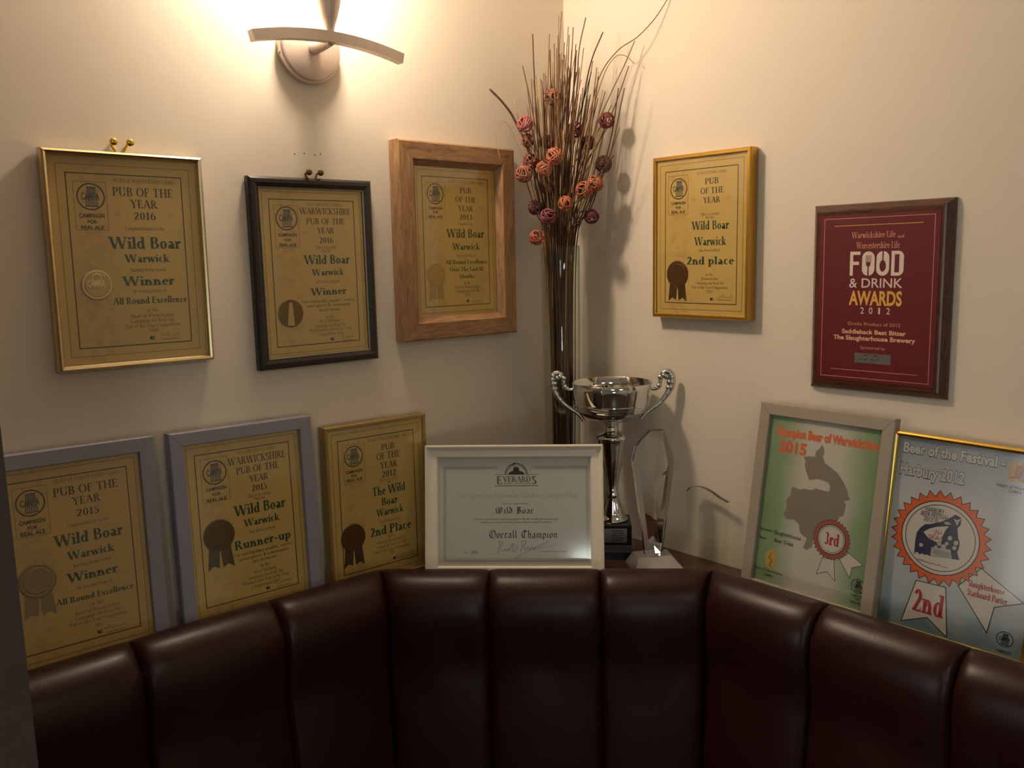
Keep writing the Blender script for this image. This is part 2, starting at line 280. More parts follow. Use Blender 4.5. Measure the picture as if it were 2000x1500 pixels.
GOTH = {
'W': (1.12, [[(.2, 1), (.06, .82), (.1, .2), (.28, 0), (.44, .15), (.42, .95)], [(.44, .15), (.62, 0), (.84, .15), (.92, .7), (.8, 1), (.66, .85)], [(.64, .9), (.64, .12)]]),
'i': (.36, [[(.06, .54), (.15, .62), (.15, .08), (.26, .02)], [(.13, .82), (.19, .9)]]), 'l': (.36, [[(.08, .92), (.15, 1), (.15, .08), (.26, .02)]]),
'd': (.56, [[(.08, .98), (.42, .55), (.42, .12), (.27, 0), (.1, .12), (.1, .5), (.25, .62), (.4, .5)]]), 'B': (.86, [[(.22, .95), (.22, .05)], [(.04, .8), (.2, 1), (.5, 1), (.62, .8), (.45, .55), (.26, .52)], [(.45, .55), (.7, .4), (.68, .12), (.45, 0), (.08, .02)], [(.4, .92), (.4, .1)]]),
'o': (.56, [[(.1, .12), (.1, .5), (.27, .62), (.42, .5), (.42, .12), (.26, 0), (.1, .12)]]), 'a': (.58, [[(.1, .54), (.27, .63), (.41, .52), (.41, .08), (.5, .02)], [(.41, .35), (.18, .3), (.1, .1), (.24, 0), (.41, .12)]]),
'r': (.48, [[(.06, .54), (.14, .62), (.14, .05), (.24, 0)], [(.14, .46), (.31, .64), (.42, .54)]]), 'O': (1.0, [[(.5, 1), (.2, .9), (.08, .5), (.2, .1), (.5, 0), (.8, .15), (.88, .5), (.8, .88), (.55, 1)], [(.4, .92), (.4, .15)]]),
'v': (.56, [[(.08, .6), (.12, .15), (.28, 0), (.43, .15), (.43, .5), (.29, .62)]]), 'e': (.52, [[(.42, .12), (.25, 0), (.1, .12), (.1, .5), (.26, .62), (.4, .46), (.12, .28)]]),
'C': (.92, [[(.82, .82), (.5, 1), (.2, .85), (.1, .4), (.28, .06), (.58, 0), (.82, .16)], [(.46, .95), (.46, .1)], [(.64, 1), (.64, .7)]]), 'h': (.58, [[(.08, .92), (.15, 1), (.15, .04)], [(.15, .46), (.32, .62), (.44, .5), (.44, .1), (.34, -.14)]]),
'm': (.84, [[(.06, .54), (.14, .62), (.14, .02)], [(.14, .48), (.3, .63), (.4, .52), (.4, .02)], [(.4, .48), (.56, .63), (.66, .52), (.66, .08), (.76, .02)]]), 'p': (.58, [[(.06, .54), (.14, .62), (.14, -.3)], [(.14, .48), (.3, .62), (.44, .5), (.44, .12), (.3, 0), (.14, .08)]]),
'n': (.6, [[(.06, .54), (.14, .62), (.14, .02)], [(.14, .48), (.3, .63), (.42, .52), (.42, .08), (.52, .02)]]), ' ': (.45, [])}
def serif_polys(text, T, t, ser=True, slant=0.0, gap=0.06):
    """-> (list of convex polygons, total width), cap height 1"""
    out = []; x = 0.0
    for ch in text:
        w, ops = SERIF.get(ch, SERIF['o'])
        for op in ops.split(';'):
            if not op: continue
            k = op.split(); f = lambda s: float(s)
            P = []
            if k[0] == 'v':
                h = (t if k[-1] == 't' else T) / 2; a = f(k[1]); P = [[(a - h, f(k[2])), (a + h, f(k[2])), (a + h, f(k[3])), (a - h, f(k[3]))]]
            elif k[0] == 'd':
                h = (t if k[5] == 't' else T) * 0.55; P = [[(f(k[1]) - h, f(k[2])), (f(k[1]) + h, f(k[2])), (f(k[3]) + h, f(k[4])), (f(k[3]) - h, f(k[4]))]]
                if f(k[4]) < f(k[2]): P = [P[0][::-1]]
            elif k[0] == 'h':
                y = 1 - t if k[3] == '1-' else f(k[3]); P = [[(f(k[1]), y), (f(k[2]), y), (f(k[2]), y + t), (f(k[1]), y + t)]]
            elif k[0] == 'r': P = [[(f(k[1]), f(k[2])), (f(k[3]), f(k[2])), (f(k[3]), f(k[4])), (f(k[1]), f(k[4]))]]
            elif k[0] == 's':
                if ser:
                    a, y, wd = f(k[1]), f(k[2]), f(k[3]) / 2 + T * .15; s = t if k[4] == '+' else -t
                    P = [[(a - wd, y), (a + wd, y), (a + wd * .9, y + s), (a - wd * .9, y + s)]]
                    if s < 0: P = [P[0][::-1]]
            elif k[0] == 'o': P = [[(f(k[1]) + f(k[3]) * math.cos(q * math.pi / 4), f(k[2]) + f(k[3]) * math.sin(q * math.pi / 4)) for q in range(8)]]
            elif k[0] == 'a':
                cx, cy, ax, ay, a0, a1 = map(f, k[1:7]); n = max(4, int(abs(a1 - a0) / 24)); pr = None
                for i in range(n + 1):
                    q = math.radians(a0 + (a1 - a0) * i / n); c, s = math.cos(q), math.sin(q)
                    cu = ((cx + ax * c, cy + ay * s), (cx + (ax - T) * c, cy + (ay - t) * s))
                    if pr: P.append([pr[0], cu[0], cu[1], pr[1]])
                    pr = cu
            for p in P: out.append([(x + a + slant * b, b) for a, b in p])
        x += w + gap
    return out, x - gap
def goth_polys(text, nib=.16):
    out = []; x = 0.0; dx, dy = nib * .5 * .76, nib * .5 * .64
    for ch in text:
        w, st = GOTH.get(ch, GOTH['o'])
        for line in st:
            for (a, b), (c, d) in zip(line, line[1:]):
                q = [(a - dx, b - dy), (a + dx, b + dy), (c + dx, d + dy), (c - dx, d - dy)]
                ar = sum(q[i][0] * q[(i + 1) % 4][1] - q[(i + 1) % 4][0] * q[i][1] for i in range(4))
                out.append([(x + p, r) for p, r in (q if ar > 0 else q[::-1])])
        x += w + .02
    return out, x
_sans = {}
def sans_polys(text, bold):
    """the built-in sans face, as polygons with cap height 1"""
    key = (text, bold)
    if key in _sans: return _sans[key]
    cu = bpy.data.curves.new('lettering', 'FONT'); cu.body = text; cu.size = 1.0; cu.resolution_u = 3; cu.offset = bold
    o = bpy.data.objects.new('lettering', cu); me = o.to_mesh()
    vs = [(v.co.x, v.co.y) for v in me.vertices]; ps = []
    for p in me.polygons:
        q = [vs[i] for i in p.vertices]
        ps.append(q if p.normal.z >= 0 else q[::-1])
    o.to_mesh_clear(); bpy.data.objects.remove(o); bpy.data.curves.remove(cu)
    cap = 0.73; x0 = min(v[0] for v in vs); x1 = max(v[0] for v in vs)
    r = ([[((a - x0) / cap, b / cap) for a, b in q] for q in ps], (x1 - x0) / cap); _sans[key] = r
    return r
class Print:
    """prints flat ink on the front of a sheet; millimetres from the sheet's centre"""
    def __init__(self, mb, cx, cy, z): self.mb = mb; self.cx = cx; self.cy = cy; self.z = z; self.k = 0
    def poly(self, pts, mat, lift=0.0):
        self.k = (self.k + 1) % 7; z = self.z + lift + self.k * 4e-6
        self.mb.add([(self.cx + x / 1000, self.cy + y / 1000, z) for x, y in pts], [tuple(range(len(pts)))], mat)
    def text(self, txt, style, mat, x0, x1, y, cap, lift=0.0, fat=0.0):
        if style == 'r': ps, w = serif_polys(txt, .165, .062, gap=.02)
        elif style == 'b': ps, w = serif_polys(txt, .205, .08, gap=.0)
        elif style == 'i': ps, w = serif_polys(txt, .11, .04, slant=.35)
        elif style == 'k': ps, w = goth_polys(txt)
        elif style == 'S': ps, w = sans_polys(txt, .006 + fat)
        else: ps, w = sans_polys(txt, .03 + fat)
        s = (x1 - x0) / max(w, 1e-6)
        for p in ps: self.poly([(x0 + a * s, y + b * cap) for a, b in p], mat, lift)
    def line(self, pts, w, mat, lift=0.0, closed=False):
        n = len(pts)
        for i in range(n if closed else n - 1):
            a, b = Vector(pts[i]), Vector(pts[(i + 1) % n]); d = b - a
            if d.length < 1e-6: continue
            d.normalize(); q = Vector((-d.y, d.x)) * w / 2; e = d * w * .45
            self.poly([tuple(a - e - q), tuple(b + e - q), tuple(b + e + q), tuple(a - e + q)], mat, lift)
    def rect(self, x0, y0, x1, y1, w, mat): self.line([(x0, y0), (x1, y0), (x1, y1), (x0, y1)], w, mat, closed=True)
    def ring(self, cx, cy, r0, r1, mat, n=40, a0=0, a1=360, lift=0.0):
        for i in range(n):
            p, q = math.radians(a0 + (a1 - a0) * i / n), math.radians(a0 + (a1 - a0) * (i + 1) / n)
            self.poly([(cx + r0 * math.cos(p), cy + r0 * math.sin(p)), (cx + r1 * math.cos(p), cy + r1 * math.sin(p)), (cx + r1 * math.cos(q), cy + r1 * math.sin(q)), (cx + r0 * math.cos(q), cy + r0 * math.sin(q))], mat, lift)
    def disc(self, cx, cy, r, mat, n=32, sy=1.0, lift=0.0): self.poly([(cx + r * math.cos(2 * math.pi * i / n), cy + r * sy * math.sin(2 * math.pi * i / n)) for i in range(n)], mat, lift)
    def star(self, cx, cy, r0, r1, n, mat, lift=0.0):
        pts = [(cx + (r1 if i % 2 else r0) * math.cos(math.pi * i / n), cy + (r1 if i % 2 else r0) * math.sin(math.pi * i / n)) for i in range(2 * n)]
        for i in range(n): self.poly([(cx, cy), pts[(2 * i - 1) % (2 * n)], pts[2 * i], pts[(2 * i + 1)]], mat, lift)
        return pts
    def tankard(self, cx, cy, r, mat, dark):
        """the ale society's round badge: a ring, a ribbed beer glass and the letters across it"""
        self.ring(cx, cy, r * .90, r, mat)
        for i in range(7):
            u = -1 + 2 * i / 6
            self.line([(cx + .05 * r + u * r * .27, cy + .62 * r), (cx + .05 * r + u * r * .42, cy - .66 * r)], r * .07, dark)
        self.line([(cx - .25 * r, cy + .68 * r), (cx + .35 * r, cy + .68 * r)], r * .10, dark)
        self.line([(cx - .38 * r, cy - .70 * r), (cx + .48 * r, cy - .70 * r)], r * .08, dark)
        self.text('CAMRA', 'B', dark, cx - .68 * r, cx + .62 * r, cy - .22 * r, r * .52, 3e-5)

# measured printing layout of each sheet, millimetres from the sheet centre: text, style, ink, left, right, baseline, cap height
SPEC = {"text":{"1":[["HEART OF WARWICKSHIRE CAMRA","r","s",-18.1,71.6,114.1,5.4],
["PUB OF THE","r","d",-19.7,67.6,94.2,12.5],
["YEAR","r","d",4.4,43.3,77.4,12.0],
["2016","r","d",7.9,40.1,60.7,10.6],
["Congratulations to the","r","s",-5.5,51.4,45.4,5.4],
["Wild Boar","b","g",-29.9,74.9,18.1,17.3],
["Warwick","b","g",-9.6,55.5,-1.8,11.7],
["having been voted","r","s",-2.3,49.4,-15.5,5.5],
["Winner","b","g",-15.1,61.2,-36.3,13.8],
["in recognition of","r","s",-0.6,47.6,-46.9,5.5],
["All Round Excellence","b","g",-30.9,78.1,-63.2,9.8],
["in the","r","s",16.7,33.6,-76.0,5.6],
["Heart of Warwickshire","r","s",-7.5,56.7,-84.0,5.6],
["Campaign for Real Ale","r","s",-8.1,56.6,-91.6,5.6],
["Pub of the Year Competition","r","s",-15.9,64.6,-99.2,5.6],
["2016","r","s",17.6,31.9,-106.9,5.6],
["CAMPAIGN","S","e",-67.2,-33.1,62.3,5.9],
["FOR","S","e",-56.7,-43.6,54.2,5.0],
["REAL ALE","S","e",-66.0,-35.0,46.1,5.2]],"2":[["WEST MIDLANDS CAMRA","r","s",-10.1,57.4,114.7,5.1],
["WARWICKSHIRE","r","d",-25.5,74.2,100.4,10.8],
["PUB OF THE","r","d",-13.8,61.9,83.6,10.1],
["YEAR","r","d",6.4,39.7,67.8,9.9],
["2016","r","d",10.0,36.9,51.0,10.2],
["This is to certify","r","s",2.2,42.9,41.3,5.2],
["that the","r","s",13.2,31.6,35.4,5.2],
["Wild Boar","b","g",-22.2,68.5,14.9,15.5],
["Warwick","b","g",-7.8,55.1,-4.9,11.0],
["has been judged","r","s",-0.3,45.4,-18.1,5.3],
["Winner","b","g",-12.4,58.9,-39.1,12.5],
["For outstanding quality, service,","r","m",-30.9,75.3,-52.0,5.3],
["atmosphere & community","r","m",-21.5,65.9,-59.6,5.3],
["involvement","r","m",2.3,43.0,-67.6,5.3],
["in the","r","s",14.0,31.4,-80.3,5.3],
["West Midlands","r","s",1.7,42.8,-87.6,5.4],
["Campaign for Real Ale","r","s",-9.4,54.1,-95.4,5.4],
["Warwickshire Pub of the Year","r","s",-19.1,64.4,-102.7,5.4],
["Competition 2016","r","s",-3.5,48.5,-110.6,5.4],
["CAMPAIGN","S","e",-67.4,-33.1,62.4,5.7],
["FOR","S","e",-56.4,-43.5,54.4,4.6],
["REAL ALE","S","e",-66.2,-35.1,45.9,5.0]],"3":[["HEART OF WARWICKSHIRE CAMRA","r","s",-18.1,72.0,114.2,6.2],
["PUB","r","d",9.6,39.3,95.4,10.8],
["OF THE","r","d",-2.3,50.5,78.1,10.5],
["YEAR","r","d",4.9,42.1,60.7,10.8],
["2013","r","d",7.3,40.1,44.4,10.0],
["Awarded to the","r","s",3.9,40.8,33.2,6.3],
["Wild Boar","b","g",-25.5,69.7,9.1,16.7],
["Warwick","b","g",-11.7,56.9,-14.6,12.7],
["in recognition of","r","s",-2.3,46.1,-28.8,6.4],
["All Round Excellence","b","g",-30.9,76.1,-42.7,8.4],
["Over The Last 12","b","g",-20.9,65.2,-56.7,7.9],
["Months","b","g",3.6,42.0,-70.8,7.9],
["in the","r","s",14.6,30.9,-83.1,6.4],
["Heart of Warwickshire","r","s",-9.6,54.6,-91.3,6.5],
["Campaign for Real Ale","r","s",-8.6,54.5,-98.9,6.5],
["2013","r","s",16.3,30.3,-106.6,6.5],
["CAMPAIGN","S","e",-67.2,-33.4,62.3,5.5],
["FOR","S","e",-57.9,-44.5,55.0,5.0],
["REAL ALE","S","e",-66.7,-35.1,46.4,5.0]],"4":[["WARWICKSHIRE CAMRA","r","s",-8.5,57.5,113.7,5.0],
["PUB","r","d",9.9,40.1,95.1,10.9],
["OF THE","r","d",0.1,51.7,78.1,10.9],
["YEAR","r","d",6.5,44.0,61.1,10.7],
["This is to certify","r","s",0.5,42.5,38.9,5.0],
["that the","r","s",12.0,31.0,32.7,5.0],
["Wild Boar","b","g",-19.1,63.6,12.9,15.9],
["Warwick","b","g",-12.6,57.7,-16.1,15.7],
["has been judged","r","s",-1.4,44.3,-27.2,5.1],
["2nd place","b","g",-30.3,75.7,-51.3,14.8],
["in the","r","s",13.8,30.7,-72.3,5.1],
["Warwickshire","r","s",3.3,41.5,-80.0,5.1],
["Campaign for Real Ale","r","s",-8.9,54.2,-88.1,5.1],
["Pub of the Year Competition","r","s",-17.5,62.7,-96.3,5.1],
["2012","r","s",15.4,29.6,-103.8,5.2],
["CAMPAIGN","S","e",-67.7,-33.4,62.1,5.2],
["FOR","S","e",-56.4,-44.1,54.3,4.3],
["REAL ALE","S","e",-66.7,-35.4,45.6,5.2]],"5":[["HEART OF WARWICKSHIRE CAMRA","r","s",-19.7,71.0,115.2,5.3],
["PUB OF THE","r","d",-21.4,67.0,95.9,12.3],
["YEAR","r","d",2.6,41.1,79.5,11.3],
["2015","r","d",6.7,38.1,61.9,10.6],
["Congratulations to the","r","s",-7.3,50.3,48.6,5.3],
["Wild Boar","b","g",-26.4,68.5,22.7,16.7],
["Warwick","b","g",-11.0,53.5,0.7,11.9],
["having been voted","r","s",-3.9,47.3,-11.6,5.4],
["Winner","b","g",-14.0,56.0,-32.5,13.2],
["in recognition of","r","s",-1.9,46.6,-45.4,5.4],
["All Round Excellence","b","g",-32.0,76.0,-62.8,8.8],
["in the","r","s",14.5,31.3,-74.0,5.4],
["Heart of Warwickshire","r","s",-8.6,55.5,-83.3,5.4],
["Campaign for Real Ale","r","s",-8.9,54.9,-90.7,5.4],
["Pub of the Year Competition","r","s",-17.4,63.2,-98.7,5.4],
["2015","r","s",16.6,29.3,-108.5,5.4],
["CAMPAIGN","S","e",-68.5,-34.7,63.7,5.8],
["FOR","S","e",-57.9,-44.9,55.3,5.4],
["REAL ALE","S","e",-67.6,-36.2,47.1,6.5]],"6":[["WEST MIDLANDS CAMRA","r","s",-11.7,57.2,115.7,5.4],
["WARWICKSHIRE","r","d",-27.3,73.9,98.9,12.2],
["PUB OF THE","r","d",-14.4,61.0,82.7,11.5],
["YEAR","r","d",7.1,40.5,66.8,10.5],
["2015","r","d",9.9,37.4,50.7,10.3],
["This is to certify","r","s",2.0,43.8,41.1,5.4],
["that the","r","s",13.1,32.7,34.8,5.4],
["Wild Boar","b","g",-23.1,68.0,14.3,17.2],
["Warwick","b","g",-8.3,54.7,-6.0,12.3],
["has been judged","r","s",0.2,46.5,-18.6,5.4],
["Runner-up","b","g",-27.1,73.7,-41.8,14.9],
["For outstanding quality, service,","r","m",-29.8,77.0,-52.9,5.5],
["atmosphere & community","r","m",-20.9,68.1,-61.1,5.5],
["involvement","r","m",2.0,44.3,-69.0,5.5],
["in the","r","s",14.8,32.0,-79.2,5.5],
["West Midlands","r","s",3.1,42.8,-87.7,5.5],
["Campaign for Real Ale","r","s",-9.7,54.9,-95.9,5.5],
["Warwickshire Pub of the Year","r","s",-18.3,65.2,-103.7,5.5],
["Competition 2015","r","s",-3.2,49.0,-111.8,5.5],
["CAMPAIGN","S","e",-67.3,-32.7,63.8,5.5],
["FOR","S","e",-56.7,-43.3,54.9,4.7],
["REAL ALE","S","e",-66.4,-34.2,45.8,5.9]],"7":[["HEART OF WARWICKSHIRE CAMRA","r","s",-18.4,70.6,113.9,5.2],
["PUB","r","d",9.3,38.3,94.5,11.2],
["OF THE","r","d",-2.3,49.8,77.4,12.7],
["YEAR","r","d",5.8,42.9,59.9,12.0],
["2012","r","d",8.2,40.2,43.0,12.0],
["This is to certify","r","s",2.0,42.7,36.3,5.3],
["that","r","s",20.8,27.7,30.8,5.3],
["The Wild","b","g",-14.6,59.0,10.6,16.4],
["Boar","b","g",4.4,40.6,-10.3,14.5],
["Warwick","b","g",-7.1,52.2,-29.4,13.6],
["has been judged","r","s",-0.4,45.9,-43.2,5.4],
["2nd Place","b","g",-22.6,69.2,-65.6,17.1],
["in the","r","s",15.2,30.8,-73.6,5.4],
["Heart of Warwickshire","r","s",-8.3,54.4,-82.7,5.4],
["Campaign for Real Ale","r","s",-9.5,54.6,-90.8,5.4],
["Pub of the Year Competition","r","s",-18.6,64.3,-99.5,5.4],
["2012","r","s",17.2,29.8,-107.0,5.4],
["CAMPAIGN","S","e",-67.0,-32.3,62.1,5.6],
["FOR","S","e",-56.6,-44.9,55.2,4.0],
["REAL ALE","S","e",-66.1,-34.4,46.7,5.4]],"8":[["EVERARDS","r","w",-32.9,42.9,50.7,15.0],
["The Spencer Seasonal Garden Competition","i","f",-109.4,116.9,25.4,9.2],
["This is to certify that the","r","m",-22.8,27.2,13.3,2.5],
["Wild Boar","k","d",-34.7,36.5,-3.5,11.7],
["Latterly organised for competition judged with the overall presentation and","r","m",-75.8,81.2,-15.4,3.2],
["condition of external floral decoration and was judged as follows","r","m",-64.9,69.4,-21.1,3.2],
["Overall Champion","k","d",-47.4,80.5,-48.9,14.0],
["Date","r","m",-94.4,-86.2,-76.6,2.7],
["2012","r","d",-81.2,-68.5,-76.6,4.1],
["Everards Brewery Limited","r","m",48.1,98.6,-75.1,2.5],
["BREWERS OF LEICESTERSHIRE","r","m",-19.8,33.0,50.7,2.5]],"9":[["Champion Beer of Warwickshire","B","o",-88.5,94.5,111.4,14.8],
["2015","B","o",-79.6,-28.0,84.5,19.0],
["3rd","b","R",23.2,49.1,-53.5,19.7],
["Brewery","S","d",-96.4,-72.9,-57.1,5.0],
["Slaughterhouse","S","d",-69.2,-18.2,-58.7,6.9],
["Beer","S","d",-95.9,-81.7,-71.8,4.3],
["Boar D'eau","S","d",-66.6,-31.1,-71.9,6.9],
["Heart of Warwickshire","S","m",-99.0,-44.4,-125.9,5.5],
["CAMRA","S","d",-80.7,-62.0,-133.6,4.5],
["CAMPAIGN","S","d",79.6,98.8,-123.6,3.6],
["FOR","S","d",86.4,93.8,-128.5,3.2],
["REAL ALE","S","d",79.8,97.0,-134.7,3.6]],"10":[["Beer of the Festival -","B","h",-93.4,49.6,121.5,15.9],
["Harbury 2012","B","h",-94.6,-1.5,87.4,17.6],
["2nd","b","R",-52.0,-6.8,-116.8,33.6],
["Slaughterhouse","b","R",21.2,70.4,-58.7,9.4],
["Starboard Porter","b","R",21.4,75.2,-72.2,9.9],
["Heart of Warwickshire","S","d",41.8,99.5,94.1,5.0],
["CAMRA","S","d",58.2,75.2,88.1,4.5],
["CAMPAIGN","S","d",69.0,88.2,-141.5,5.2],
["HARBURY","S","n",-50.3,-23.4,37.3,7.7],
["BEER FESTIVAL","S","n",-55.7,-15.2,29.8,7.2],
["2012 IS...","S","n",-51.3,-25.8,22.6,6.7],
["ALL","S","R",-33.6,-21.7,8.0,5.5],
["AT","S","R",-33.8,-25.8,4.0,4.1],
["SEA!","S","R",-41.6,-22.6,-3.0,6.7],
["Official","i","n",-53.7,-8.9,-40.3,5.3]],"P":[["Warwickshire Life","r","p",-41.4,29.7,96.8,9.5],
["and","r","p",32.1,43.1,95.4,4.8],
["Worcestershire Life","r","p",-33.4,36.8,80.0,10.4],
["& DRINK","S","W",-43.3,43.1,18.2,15.5],
["AWARDS","B","G",-43.0,43.2,-9.3,22.8],
["2012","S","W",-23.1,24.3,-23.5,10.6],
["Drinks Product of 2012","S","p",-43.2,42.6,-42.7,5.5],
["Saddleback Best Bitter","B","q",-53.3,52.0,-56.2,7.1],
["The Slaughterhouse Brewery","B","q",-67.9,66.6,-66.7,7.4],
